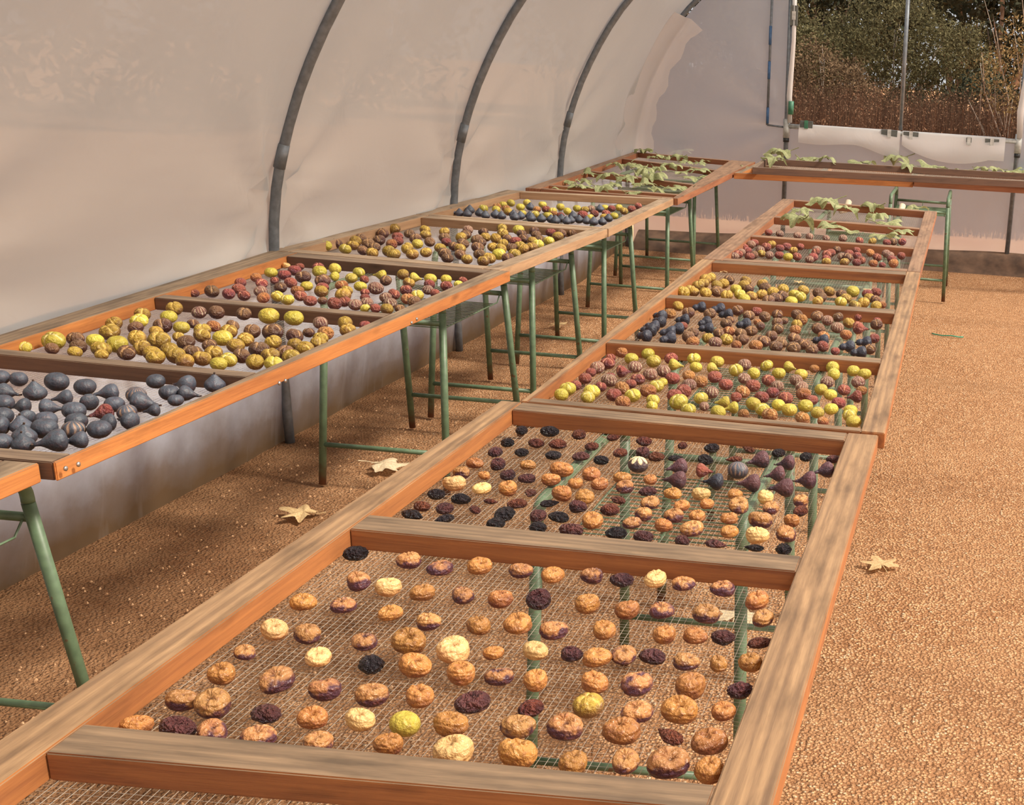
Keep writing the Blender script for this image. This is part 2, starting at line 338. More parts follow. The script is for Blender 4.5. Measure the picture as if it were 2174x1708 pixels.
def puck(seed, h=.42, wr=.06, dimple=.26, nu=48, nv=30):
    P, Fc = sphere_grid(nu, nv); r = np.random.RandomState(seed); n = noise3(seed, 7, 1.6); n2 = noise3(seed+50, 9, 4.5)
    ang = np.arctan2(P[:, 1], P[:, 0]); rho = np.hypot(P[:, 0], P[:, 1])
    ex = .78; Q = P.copy(); Q[:, :2] = P[:, :2]*(np.maximum(rho, 1e-6)**(ex-1))[:, None]
    rho2 = np.hypot(Q[:, 0], Q[:, 1]); Q[:, 2] = np.sign(P[:, 2])*np.abs(P[:, 2])**.85*h
    off = r.uniform(-.18, .18, 2); dd = np.hypot(Q[:, 0]-off[0], Q[:, 1]-off[1])
    Q[:, 2] -= (P[:, 2] > 0)*dimple*(.65*np.exp(-(dd/.36)**2)+.5*np.exp(-(dd/.13)**2))
    k = r.randint(7, 13); fold = np.sin(ang*k+r.uniform(0, 6)+1.4*np.sin(ang*2+r.uniform(0, 6)))
    Q[:, 2] += (P[:, 2] > 0)*.052*fold*np.exp(-((dd-.4)/.35)**2)
    wr_ = np.abs(np.sin(Q[:, 2]*9+2.5*n(P*1.5)+r.uniform(0, 6))); Q[:, :2] *= (1-.028*(1-wr_)**2*3*(np.abs(P[:, 2]) < .8))[:, None]
    Q *= (1+.11*n(P)+wr*.8*n2(P*.7))[:, None]
    Q[:, 0] *= 1.0; Q[:, 1] *= r.uniform(.80, .96); Q[:, 2] *= 1+.12*np.sin(ang+r.uniform(0, 6))
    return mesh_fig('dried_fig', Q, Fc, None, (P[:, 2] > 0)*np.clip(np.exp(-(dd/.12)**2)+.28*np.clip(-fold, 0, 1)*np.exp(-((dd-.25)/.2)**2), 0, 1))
def shrivel(seed, sx=1.0, sy=.72, h=.45, tail=0.0, nu=36, nv=24):
    P, Fc = sphere_grid(nu, nv); n = noise3(seed, 7, 1.8); n2 = noise3(seed+9, 10, 5.0); Q = P.copy()
    Q[:, 2] *= h; Q[:, 1] *= sy; Q[:, 0] *= sx
    ridge = np.abs(np.sin(P[:, 1]*7+2*n(P)+P[:, 2]*3))
    Q *= (1+.13*n(P)+.10*n2(P)-.10*ridge)[:, None]
    if tail: t = smooth01((-P[:, 0]-.1)/1.0); Q[:, 1] *= 1-.75*t; Q[:, 2] *= 1-.6*t; Q[:, 0] -= tail*t
    return mesh_fig('shrivelled_fig', Q, Fc)
def fresh(seed, h=.86, splits=2, ribs=0, wid=.10, nu=40, nv=24, dent=.1):
    P, Fc = sphere_grid(nu, nv); r = np.random.RandomState(seed); n = noise3(seed, 6, 1.3); Q = P.copy()
    ang = np.arctan2(P[:, 1], P[:, 0]); rho = np.hypot(P[:, 0], P[:, 1]); crack = np.zeros(len(P))
    R = 1+.06*n(P)
    if ribs: R += .022*np.sin(ang*ribs+.6*n(P))*np.clip(rho*1.4, 0, 1)
    top = P[:, 2] > -.35
    a0 = r.uniform(0, PI); 
    for k in range(splits):
        a = a0+PI*k/splits+r.uniform(-.2, .2)
        side = P[:, 0]*math.sin(a)-P[:, 1]*math.cos(a)+.06*n(P*2.3)
        wv = wid*r.uniform(.7, 1.3)*np.clip((P[:, 2]+.4)/.9, 0, 1)
        g = np.exp(-(side/(wv+1e-3))**2)*smooth01((P[:, 2]+.35)/.5)
        R -= .15*g; crack = np.maximum(crack, smooth01((g-.45)/.4))
    Q *= R[:, None]; Q[:, 2] *= h; Q[:, 2] -= (P[:, 2] > 0)*dent*np.exp(-(rho/.3)**2)
    Q[:, 0] *= r.uniform(.95, 1.06); Q[:, 1] *= r.uniform(.88, 1.0)
    return mesh_fig('fresh_fig', Q, Fc, crack)
def striped(seed, nu=56, nv=24):
    P, Fc = sphere_grid(nu, nv); r = np.random.RandomState(seed); n = noise3(seed, 6, 1.5); Q = P.copy()
    ang = np.arctan2(P[:, 1], P[:, 0])+.25*n(P*1.4); rho = np.hypot(P[:, 0], P[:, 1])
    k = r.randint(11, 16); g = np.clip(np.cos(ang*k)*.5+.5, 0, 1)**5*smooth01(rho*2.0)*smooth01((P[:, 2]+.5)/.5)*(n(P*3)*.5+.6)
    Q *= (1+.05*n(P)-.04*g)[:, None]; Q[:, 2] *= .82; Q[:, 1] *= .93
    return mesh_fig('striped_fig', Q, Fc, np.clip(g*1.1, 0, 1))
def star(seed):
    P, Fc = sphere_grid(60, 26); ang = np.arctan2(P[:, 1], P[:, 0]); rho = np.hypot(P[:, 0], P[:, 1])
    pet = np.clip(np.cos(ang*7)*.5+.5, 0, 1)**.7; cr = smooth01((P[:, 2]-.25-.55*(1-pet))/.15)*smooth01(pet*2)
    Q = P*(1-.05*(1-pet)*(P[:, 2] > 0))[:, None]; Q[:, 2] *= .80
    return mesh_fig('split_fig', Q, Fc, cr)
def pear(seed, L=1.25, neck=.2, nu=30, nv=30, slump=.0, open_=0.0):
    """lies on its side, neck towards -X, eye towards +X"""
    r = np.random.RandomState(seed); n = noise3(seed, 6, 1.5); t = np.linspace(0, 1, nv+1)
    prof = [(0, .0), (.03, neck*.9), (.10, neck), (.22, neck*1.35), (.36, .48), (.52, .80), (.68, .95), (.82, .93), (.93, .66), (1, .0)]
    rad = np.interp(t, [p[0] for p in prof], [p[1] for p in prof]); rad = np.convolve(np.r_[rad[0], rad, rad[-1]], [.2, .6, .2], 'valid'); rad[0] = rad[-1] = 0
    P = [(-L, 0, 0)]
    for j in range(1, nv):
        for i in range(nu):
            a = 2*PI*i/nu; rr = rad[j]*(1+.018*math.sin(a*11)); P.append((-L+2*L*t[j]*.96, rr*math.cos(a), rr*math.sin(a)))
    P.append((-L+2*L*.96, 0, 0)); Fc = []
    for i in range(nu): Fc.append((0, 1+i, 1+(i+1) % nu))
    for j in range(nv-2):
        for i in range(nu): a = 1+j*nu+i; b = 1+j*nu+(i+1) % nu; Fc.append((a, a+nu, b+nu, b))
    q = 1+(nv-2)*nu; T = len(P)-1
    for i in range(nu): Fc.append((q+i, T, q+(i+1) % nu))
    P = np.array(P); c0 = np.zeros(len(P)); w_ = (P[:, 0]+L)/(2*L); P[:, 2] += -.30*(1-w_)**2*(1-neck)     # neck droops to the mesh
    P[:, 2] -= .14*smooth01((w_-.85)/.15)
    P[:, 0] += .22*(1-np.abs(2*w_-1))*0
    if open_:
        d = (P[:, 1]-.1)/.22; g = np.exp(-d*d)*smooth01((w_-.55)/.25)*(P[:, 2] > 0); P[:, 2] -= .22*g; c0 = smooth01((g-.4)/.4)
    P *= (1+.04*n(P))[:, None]
    return mesh_fig('pear_fig', P, Fc, c0)
def drop(seed, nu=32, nv=28):                        # sits upright, neck up
    P, Fc = sphere_grid(nu, nv); n = noise3(seed, 6, 1.5); Q = P.copy(); z = P[:, 2]; ang = np.arctan2(P[:, 1], P[:, 0])
    t = smooth01((z-.62)/.38); Q[:, :2] *= (1-.5*t)[:, None]; Q[:, 2] = z*.72+.42*t
    Q *= (1+.05*n(P)+.015*np.sin(ang*12))[:, None]; return mesh_fig('upright_fig', Q, Fc)
SH = dict(
 dried=[puck(i, h=.54+.06*(i % 3), wr=.03+.015*(i % 4), dimple=.26+.06*(i % 3)) for i in range(10)],
 shriv=[shrivel(20+i, sx=1, sy=.76+.05*(i % 3), h=.52+.06*(i % 2)) for i in range(6)]+[shrivel(31+i, sx=1, sy=.62, h=.38, tail=.35) for i in range(2)],
 fresh=[fresh(40+i, h=.80+.03*(i % 4), splits=1+(i % 3 > 0), wid=.07+.03*(i % 3)) for i in range(9)],
 whole=[fresh(60+i, h=.80, splits=0, ribs=(0, 12, 16)[i % 3], dent=.16) for i in range(6)],
 striped=[striped(70+i) for i in range(4)], star=[star(80)],
 pear=[pear(90+i, L=1.22+.06*i, neck=.17) for i in range(3)], pearopen=[pear(95, 1.2, .17, open_=1), pear(96, 1.28, .18, open_=1)],
 long=[pear(100+i, L=1.3, neck=.42) for i in range(3)], drop=[drop(110), drop(111)],
)
FLOORH = {k: [float(-min(v.co.z for v in me.vertices)) for me in L] for k, L in SH.items()}
STEM = MB(); STEM.tube([(0, 0, 0), (-.10, 0, .02), (-.24, .02, .06)], [.13, .085, .10], 8); stem_mesh = bpy.data.meshes.new('stem'); stem_mesh.from_pydata(STEM.v, [], STEM.f)
stem_mat, nt_, b_ = newmat('stem_skin'); b_.inputs['Base Color'].default_value = (.06, .035, .025, 1); b_.inputs['Roughness'].default_value = .7; stem_mesh.materials.append(stem_mat)
KIND = {  # code: (shape pools, skin, object name, look)
 't': (('dried',), 't', 'dried_fig', 'puckered tan dried fig'), 'y': (('dried',), 'y', 'dried_fig', 'pale cream dried fig'),
 'p': (('dried',), 'p', 'dried_fig', 'tan and purple dried fig'), 'q': (('shriv',), 'q', 'dried_fig', 'shrivelled red-brown dried fig'),
 'd': (('dried', 'shriv'), 'd', 'dried_fig', 'dark purple dried fig'), 'k': (('shriv',), 'k', 'dried_fig', 'shrivelled black dried fig'),
 'f': (('pear',), 'f', 'plum_fig', 'plump plum-coloured pointed fig'), 'F': (('pear',), 'b', 'plum_fig', 'plump slate-blue pointed fig'),
 's': (('star',), 's', 'split_fig', 'dark fig burst open pale'),
 'g': (('whole', 'fresh'), 'g', 'green_fig', 'yellow-green fig'), 'G': (('pear',), 'g', 'green_fig', 'yellow-green pear-shaped fig'),
 'm': (('fresh',), 'm', 'mustard_fig', 'split mustard-coloured fig'), 'n': (('fresh',), 'n', 'brown_fig', 'brown split fig'),
 'r': (('fresh', 'whole'), 'r', 'purple_fig', 'wine-red fig'), 'w': (('striped',), 'w', 'purple_fig', 'purple fig with pale stripes'),
 'o': (('whole', 'fresh'), 'o', 'brown_fig', 'orange-brown fig'), 'b': (('long',), 'b', 'black_fig', 'long blue-black fig'),
 'u': (('whole', 'pear'), 'u', 'black_fig', 'slate-blue fig'), 'U': (('drop',), 'u', 'black_fig', 'slate-blue fig standing upright'),
 'V': (('pear',), 'u', 'black_fig', 'slate-blue fig lying sideways'), 'v': (('striped',), 'u', 'black_fig', 'split slate-blue fig'),
 'P': (('pearopen',), 'r', 'purple_fig', 'gaping wine-red fig'),
}
ORD = 'first second third fourth fifth sixth seventh eighth ninth tenth eleventh twelfth thirteenth fourteenth fifteenth sixteenth seventeenth eighteenth nineteenth twentieth twenty-first twenty-second twenty-third twenty-fourth twenty-fifth twenty-sixth twenty-seventh twenty-eighth twenty-ninth thirtieth'.split()
rnd = random.Random(5)
MESHTOP = TZ-.0415
def parse(s, ox, oy, k):
    out = []
    for tok in s.split():
        c = tok[0]; big = 1.0; body = tok[1:]
        if body.endswith('+'): big = 1.22; body = body[:-1]
        if body.endswith('-'): big = .76; body = body[:-1]
        x, y = body.split(','); out.append((c, ox+float(x)*k, oy+float(y)*k, big))
    return out
def rows_of(items, nrows):
    """items sorted into rows front to back by world Y; returns (row, place from the left)"""
    vs = sorted((it[4].y, i) for i, it in enumerate(items)); n = len(vs); res = {}
    per = max(1, math.ceil(n/nrows))
    for r0 in range(0, n, per):
        row = sorted(vs[r0:r0+per], key=lambda q: items[q[1]][4].x)
        for j, (_, i) in enumerate(row): res[i] = (r0//per, j)
    return res, math.ceil(n/per)
def place_figs(items, dia, bayname, group, nrows, detail=True):
    full = []
    for (c, u, v, big) in items:
        pools, skin, nm, look = KIND[c]; pool = rnd.choice(pools); idx = rnd.randrange(len(SH[pool])); s = dia/2*big*rnd.uniform(.93, 1.07)
        if pool in ('pear', 'pearopen', 'long'): s *= .86 if pool != 'long' else 1.0
        zc = MESHTOP+FLOORH[pool][idx]*s*.9; full.append([c, pool, idx, s, at(u, v, zc)])
    # push apart figs whose bodies would sink into one another
    home = [f_[4].copy() for f_ in full]
    for _ in range(30):
        for i in range(len(full)):
            for j in range(i+1, len(full)):
                d = full[i][4].xy-full[j][4].xy; need = (full[i][3]+full[j][3])*1.02
                if .0001 < d.length < need:
                    q = d.normalized()*(need-d.length)*.30; full[i][4].x += q.x; full[i][4].y += q.y; full[j][4].x -= q.x; full[j][4].y -= q.y
    for f_, h_ in zip(full, home):
        d = f_[4]-h_; lim = dia*.42
        if d.length > lim: f_[4] = h_+d*(lim/d.length)
    pos, nr = rows_of(full, nrows)
    for i, (c, pool, idx, s, p) in enumerate(full):
        pools, skin, nm, look = KIND[c]; me = SH[pool][idx]
        o = bpy.data.objects.new(nm, me); C.objects.link(o)
        o.location = (p.x, p.y, MESHTOP+FLOORH[pool][idx]*s*.985); o.scale = (s, s, s)
        if pool in ('pear', 'pearopen', 'long'): rz = rnd.uniform(-.15, .55) if c in 'fF' else rnd.uniform(-.6, .9)+(PI if rnd.random() < .3 and c not in 'fFb' else 0)
        else: rz = rnd.uniform(0, 2*PI)
        o.rotation_euler = (rnd.uniform(-.07, .07), rnd.uniform(-.07, .07), rz)
        if pool in ('fresh',): o.rotation_euler = (rnd.uniform(-.1, .45), rnd.uniform(-.3, .3), rz if rnd.random() < .4 else rnd.uniform(-.5, .5))
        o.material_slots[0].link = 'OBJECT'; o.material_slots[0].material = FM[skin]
        r_, j = pos[i]
        tag(o, f"{look}, {ORD[j]} from left, {ORD[r_]} row from front, {bayname}", 'fig', group)
        if detail and pool in ('pear', 'pearopen', 'long', 'drop') :
            st = bpy.data.objects.new('stem', stem_mesh); C.objects.link(st); st.parent = o
            if pool == 'drop': st.location = (0, 0, 1.08); st.rotation_euler = (0, PI/2, 0)
            else: st.location = (-(1.22 if pool == 'pear' else 1.25), 0, -.24 if pool != 'long' else -.17); st.scale = (1, 1, 1)
# ------------------------------------------------------------------ drying frames
def bar(name, quad, mat, parent, th=.042, z=None, bev=.0022):
    """one board: quad = four corners of its top face in plan; the long way runs corner 0 -> 1"""
    z = TZ if z is None else z
    q = [Vector((p[0], p[1])) for p in quad]; c = sum(q, Vector((0, 0)))/4; d = ((q[1]-q[0])+(q[2]-q[3])).normalized(); n = Vector((-d.y, d.x))
    loc = [((p-c).dot(d), (p-c).dot(n)) for p in q]
    b = bmesh.new(); tv = [b.verts.new((x, y, 0)) for x, y in loc]; bv = [b.verts.new((x, y, -th)) for x, y in loc]
    if (loc[1][0]-loc[0][0])*(loc[2][1]-loc[1][1])-(loc[1][1]-loc[0][1])*(loc[2][0]-loc[1][0]) < 0: tv = tv[::-1]; bv = bv[::-1]
    b.faces.new(tv); b.faces.new(bv[::-1])
    for i in range(4): b.faces.new((tv[i], bv[i], bv[(i+1) % 4], tv[(i+1) % 4]))
    bmesh.ops.recalc_face_normals(b, faces=b.faces); bmesh.ops.bevel(b, geom=list(b.edges), offset=bev, segments=2, affect='EDGES')
    me = bpy.data.meshes.new(name); b.to_mesh(me); b.free(); me.materials.append(mat); o = bpy.data.objects.new(name, me); C.objects.link(o)
    o.location = (c.x, c.y, z); o.rotation_euler = (0, 0, math.atan2(d.y, d.x)); o.parent = parent; return o
def lerp(a, b, t): return (a[0]+(b[0]-a[0])*t, a[1]+(b[1]-a[1])*t)
def wire_mesh(name, quad, parent, step=.012, r=.00038, z=0, mat=None):
    """woven wire over a bay: quad = near-left, near-right, far-right, far-left"""
    nl, nr, fr, fl = quad; W = (Vector(nr)-Vector(nl)).length; L = (Vector(fl)-Vector(nl)).length; b = MB(); rs = random.Random(int(W*1e4))
    def run(p, q, zz, r=r):
        p, q = Vector(p), Vector(q); d = (q-p).normalized(); n = Vector((-d.y, d.x))*r
        sag = .0012*rs.uniform(-1, 1); k = 5; v = []; f = []
        for i in range(k+1):
            t = i/k; c = p.lerp(q, t); j = rs.uniform(-.0004, .0004); z_ = zz-.004*math.sin(PI*t)+sag*math.sin(PI*t)
            v += [(c.x-n.x+j, c.y-n.y, z_), (c.x+n.x+j, c.y+n.y, z_), (c.x+j, c.y, z_+r*1.7)]
        for i in range(k): a = 3*i; f += [(a, a+3, a+5, a+2), (a+2, a+5, a+4, a+1), (a+1, a+4, a+3, a)]
        b.add(v, f)
    nx = int(W/step); ny = int(L/step)
    for i in range(1, nx): run(lerp(nl, nr, i/nx), lerp(fl, fr, i/nx), z)
    for j in range(1, ny): run(lerp(nl, fl, j/ny), lerp(nr, fr, j/ny), z-r, r*.62)
    return b.build(name, mat or M['wire'], parent)
P2 = lambda u, v: tuple(at(u, v, TZ)[:2])
def line_x(p, q, y): t = (y-p[1])/(q[1]-p[1]); return p[0]+(q[0]-p[0])*t
def frame(label, group, lo, li, ri, ro, bars, mat, z=TZ, name='drying_frame', ends='between', th=.042, step=.012, cat='drying frame', bm=None):
    """lo, li, ri, ro: lines (two plan points) of the left rail's outer and inner edge and the right rail's inner and outer edge;
    bars: [(near-left, near-right, far-right, far-left)] plan corners of each cross bar, front to back"""
    y0 = min(bars[0][0][1], bars[0][1][1]); t = empty(name, ((lo[0][0]+ro[0][0])/2, (bars[0][0][1]+bars[-1][3][1])/2, z-th))
    tag(t, label, cat, group); inv = t.location.copy()
    nl, nr = bars[0][0], bars[0][1]; fr, fl = bars[-1][2], bars[-1][3]
    L = [(line_x(*lo, nl[1]), nl[1]), (line_x(*lo, fl[1]), fl[1]), (line_x(*li, fl[1]), fl[1]), (line_x(*li, nl[1]), nl[1])]
    R = [(line_x(*ri, nr[1]), nr[1]), (line_x(*ri, fr[1]), fr[1]), (line_x(*ro, fr[1]), fr[1]), (line_x(*ro, nr[1]), nr[1])]
    parts = [bar('side_rail', L, mat, None, th, z), bar('side_rail', R, mat, None, th, z)]
    for i, q in enumerate(bars):
        e = .0008
        qq = [(q[0][0]+e, q[0][1]+(0 if i else .0006)), (q[1][0]-e, q[1][1]+(0 if i else .0006)), (q[2][0]-e, q[2][1]-.0006), (q[3][0]+e, q[3][1]-.0006)]
        parts.append(bar('cross_bar' if 0 < i < len(bars)-1 else 'end_bar', qq, bm or mat, None, th-.001, z-.0005))
    for a, b in zip(bars[:-1], bars[1:]):
        parts.append(wire_mesh('wire_mesh', (a[3], a[2], b[1], b[0]), None, z=z-th+.001, step=step))
    for p in parts: p.location = Vector(p.location)-inv; p.parent = t
    return t
def yband(li, ri, a, b, c, d):
    """cross bar between the inner rail lines, its near edge from Y a (left) to b (right), its far edge from d (left) to c (right)"""
    return [(line_x(*li, a), a), (line_x(*ri, b), b), (line_x(*ri, c), c), (line_x(*li, d), d)]
def Y(u, v): return at(u, v, TZ).y
def screws(parent, spots):
    for (u, v, x) in spots:
        d = RX*(u-CX)/F + DN*(v-CY)/F + FW; s = x/d[0]; p = Vector((x, d[1]*s, CAMZ+d[2]*s)); b = MB()
        b.tube([p-parent.location, p-parent.location+Vector((.003, 0, 0)), p-parent.location+Vector((.0045, 0, 0))], [.0055, .0055, .003], 10); b.build('screw', M['screw'], parent, True)
# right-hand row, nearest frame
lo1 = (P2(184, 1444), P2(1060, 852)); li1 = (P2(178.5, 1534), P2(1086, 869)); ri1 = (P2(1591, 1477), P2(1794, 934.5)); ro1 = (P2(1716, 1441), P2(1861, 936))
B1 = [yband(li1, ri1, .50, .50, .575, .575),
      yband(li1, ri1, Y(85, 1595), Y(1497, 1716), Y(1510, 1662), Y(178.5, 1534)),
      yband(li1, ri1, Y(751, 1122), Y(1693, 1212), Y(1702, 1178.5), Y(795, 1092)),
      yband(li1, ri1, Y(1086, 869), Y(1794, 934.5), Y(1801, 918), Y(1106, 853))]
f1 = frame('nearest right-hand drying frame, weathered boards, two bays of flat dried figs', 'drying frames of the right-hand row', lo1, li1, ri1, ro1, B1, M['wood_tan'], bm=M['wood_weathered'])
lo2 = (P2(1112, 846), P2(1490, 549)); li2 = (P2(1170, 843), P2(1511, 556.8)); li2 = (P2(1129, 845), P2(1511, 556.8)); ri2 = (P2(1830, 907), P2(1923, 583)); ro2 = (P2(1877, 926), P2(1954, 577))
B2 = [yband(li2, ri2, Y(1106, 852)+.006, Y(1828, 916)+.004, Y(1828.6, 907), Y(1136, 843.5)),
      yband(li2, ri2, Y(1296.7, 727.5), Y(1868, 769.8), Y(1870, 759.6), Y(1311, 719.7)),
      yband(li2, ri2, Y(1421.5, 631.7), Y(1899.6, 665.6), Y(1901.5, 656), Y(1433.6, 625.4)),
      yband(li2, ri2, Y(1511, 556.8), Y(1923, 583), Y(1932, 576), Y(1522, 551.5))]
f2 = frame('middle right-hand drying frame whose front bay holds yellow and wine-red figs', 'drying frames of the right-hand row', lo2, li2, ri2, ro2, B2, M['wood_tan'], bm=M['wood_weathered'])
lo3 = (P2(1490, 549.3), P2(1664, 420)); li3 = (P2(1538, 547.5), P2(1686, 425.8)); ri3 = (P2(1928, 568), P2(1963, 450)); ro3 = (P2(1954, 577), P2(1991, 442))
y3 = B2[-1][2][1]
B3 = [yband(li3, ri3, B2[-1][3][1]+.006, y3+.006, y3+.075, B2[-1][3][1]+.075),
      yband(li3, ri3, Y(1590, 501.4), Y(1937.6, 527.8), Y(1937.6, 527.8)+.075, Y(1590, 501.4)+.075),
      yband(li3, ri3, Y(1642, 460.5), Y(1953.7, 486.3), Y(1953.7, 486.3)+.075, Y(1642, 460.5)+.075),
      yband(li3, ri3, Y(1686, 425.8), Y(1963, 449), Y(1963, 449)+.07, Y(1686, 425.8)+.07)]
f3 = frame('farthest right-hand drying frame with limp green leaves in its back bays', 'drying frames of the right-hand row', lo3, li3, ri3, ro3, B3, M['wood_red'])
# left-hand row
loB = (P2(0, 709.8), P2(579, 530.6)); liB = (P2(0, 733), P2(607.7, 543.5)); riB = (P2(522.5, 800), P2(1028, 579)); roB = (P2(117, 980.5), P2(1081, 575.7))
yn = Y(108, 980)
BB = [yband(liB, riB, yn, yn, yn+.062, yn+.062),
      yband(liB, riB, Y(0, 750.7), Y(522.5, 800), Y(522.5, 800)+.055, Y(0, 750.7)+.055),
      yband(liB, riB, Y(332, 631.6), Y(820, 673), Y(820, 673)+.062, Y(332, 631.6)+.062),
      yband(liB, riB, Y(607.7, 543.5), Y(1028, 579), Y(1028, 579)+.085, Y(607.7, 543.5)+.10)]
fB = frame('orange-edged left-hand drying frame holding slate-blue figs in its front bay', 'drying frames of the left-hand row', loB, liB, riB, roB, BB, M['wood_orange'], bm=M['wood_dark'])
screws(fB, [(138, 994, -1.846), (165, 985, -1.846), (592, 813, -1.806), (605, 808, -1.806), (873, 685, -1.79), (884, 677, -1.79)])
roA = ((P2(0, 1058)[0], P2(0, 1058)[1]), (P2(100, 1000)[0], P2(100, 1000)[1])); xo = at(60, 1008, TZ).x-.03
xo = -1.885
loA = ((-2.83, 0), (-2.83, 1)); liA = ((-2.75, 0), (-2.75, 1)); riA = ((xo-.075, 0), (xo-.075, 1)); roA = ((xo, 0), (xo, 1))
yA = yn-.012
BA = [yband(liA, riA, .95, .95, 1.02, 1.02), yband(liA, riA, 1.60, 1.60, 1.66, 1.66), yband(liA, riA, yA-.07, yA-.07, yA, yA)]
fA = frame('nearest left-hand drying frame cut off by the photo edge, only one corner showing', 'drying frames of the left-hand row', loA, liA, riA, roA, BA, M['wood_orange'], bm=M['wood_dark'])
yC0 = BB[-1][3][1]+.008
loC = (P2(579, 530), P2(880, 455)); liC = (P2(640, 527), P2(893, 461.5)); riC = (P2(1062, 556), P2(1243.8, 488.4)); roC = (P2(1082, 565), P2(1289, 486))
BC = [yband(liC, riC, BB[-1][3][1]+.006, BB[-1][2][1]+.006, BB[-1][2][1]+.08, BB[-1][3][1]+.08),
      yband(liC, riC, Y(893, 461.5), Y(1243.8, 488.4), Y(1243.8, 488.4)+.10, Y(893, 461.5)+.10)]
fC = frame('pale weathered left-hand frame full of brown and mustard split figs', 'drying frames of the left-hand row', loC, liC, riC, roC, BC, M['wood_pale'])
yD = BC[-1][3][1]
loD = ((-2.86, yD), (-2.86, yD+1)); liD = (P2(905, 457), P2(1103, 407.6)); riD = (P2(1262, 487), P2(1399, 422)); roD = (P2(1291, 486), P2(1432, 420))
BD = [yband(liD, riD, BC[-1][3][1]+.006, BC[-1][2][1]+.006, BC[-1][2][1]+.06, BC[-1][3][1]+.06),
      yband(liD, riD, Y(1103, 407.6), Y(1399, 422), Y(1399, 422)+.08, Y(1103, 407.6)+.08)]
fD = frame('pale rough left-hand frame with blue-black figs along its front and yellow figs behind', 'drying frames of the left-hand row', loD, liD, riD, roD, BD, M['wood_pale'])
yE = max(BD[-1][2][1], BD[-1][3][1])+.008
loE = (P2(1105, 402), P2(1346, 322)); liE = (P2(1165, 394), P2(1350, 326)); riE = (P2(1440, 412), P2(1535, 350)); roE = (P2(1450, 416), P2(1560, 364))
def cb(u0, v0, u1, v1, w=.07): return yband(liE, riE, Y(u0, v0), Y(u1, v1), Y(u1, v1)+w, Y(u0, v0)+w)
BE = [yband(liE, riE, yE, yE, yE+.06, yE+.06), cb(1166, 394, 1440, 414), cb(1248, 363, 1490, 394), cb(1308, 336, 1537, 363), [(lambda q: [(q[0][0], min(q[0][1], 11.30)), (q[1][0], min(q[1][1], 11.12)), (q[2][0], min(q[2][1], 11.19)), (q[3][0], min(q[3][1], 11.37))])(cb(1345, 322, 1530, 338))][0]]
fE = frame('reddish left-hand frame in the corner strewn with limp green leaves', 'drying frames of the left-hand row', loE, liE, riE, roE, BE, M['wood_red'], step=.014)
# frames across the end of the tunnel
def xframe(label, pts, barsx, z, mat, name, th=.045, w=.05, mesh=True, group='frames across the end wall', cat='drying frame'):
    """pts: near-left, near-right, far-right, far-left plan corners; boards round the edge"""
    nl, nr, fr, fl = [Vector(p) for p in pts]; t = empty(name, ((nl.x+nr.x)/2, (nl.y+fl.y)/2, z-th)); tag(t, label, cat, group); inv = t.location.copy(); ps = []
    up = ((fl-nl).normalized()); up2 = ((fr-nr).normalized()); along = (nr-nl).normalized()
    ps.append(bar('side_rail', [nl, nr, nr+up2*w, nl+up*w], mat, None, th, z)); ps.append(bar('side_rail', [fl-up*w, fr-up2*w, fr, fl], mat, None, th, z))
    for k in [0, 1]+list(barsx):
        a = nl.lerp(nr, k)+up*(w+.001); b = fl.lerp(fr, k)-up*(w+.001); sgn = -1 if k == 1 else 1
        o = Vector((w*sgn, 0)); q = [a, b, b+o, a+o] if sgn > 0 else [a+o, b+o, b, a]
        ps.append(bar('end_bar' if k in (0, 1) else 'cross_bar', q, mat, None, th-.001, z-.0005))
    if mesh: ps.append(wire_mesh('wire_mesh', (tuple(nl+up*w), tuple(nr+up2*w), tuple(fr-up2*w), tuple(fl-up*w)), None, .016, .0006, z-th+.001))
    for p in ps: p.location = Vector(p.location)-inv; p.parent = t
    return t
yF0 = Y(1560, 367); 
xF = [(-1.850, yF0+.0), (-.47, Y(1935, 385)), (-.47, Y(1935, 385)+1.0), (-1.850, Y(1545, 338))]
fF = xframe('bare orange-edged frame under the leaf tray against the end wall', xF, (.42,), TZ, M['wood_orange'], 'drying_frame')
yG = xF[1][1]-.06
fG = xframe('reddish frame under the leaf tray at the photo edge beside the end wall', [(-.462, yG), (1.35, yG+.12), (1.35, yG+1.05), (-.462, yG+1.0)], (.5,), TZ+.012, M['wood_red'], 'drying_frame')
zT = TZ+.0645
nl, nr, fr, fl = Vector((-1.68, 9.86)), Vector((1.5, 10.52)), Vector((1.5, 11.28)), Vector((-1.75, 10.78))
fT = xframe('dark shallow tray of limp leaves resting on the end frames', [nl, nr, fr, fl], (), zT, M['wood_dark'], 'leaf_tray', th=.05, w=.035, group='trays at the end wall', cat='tray')
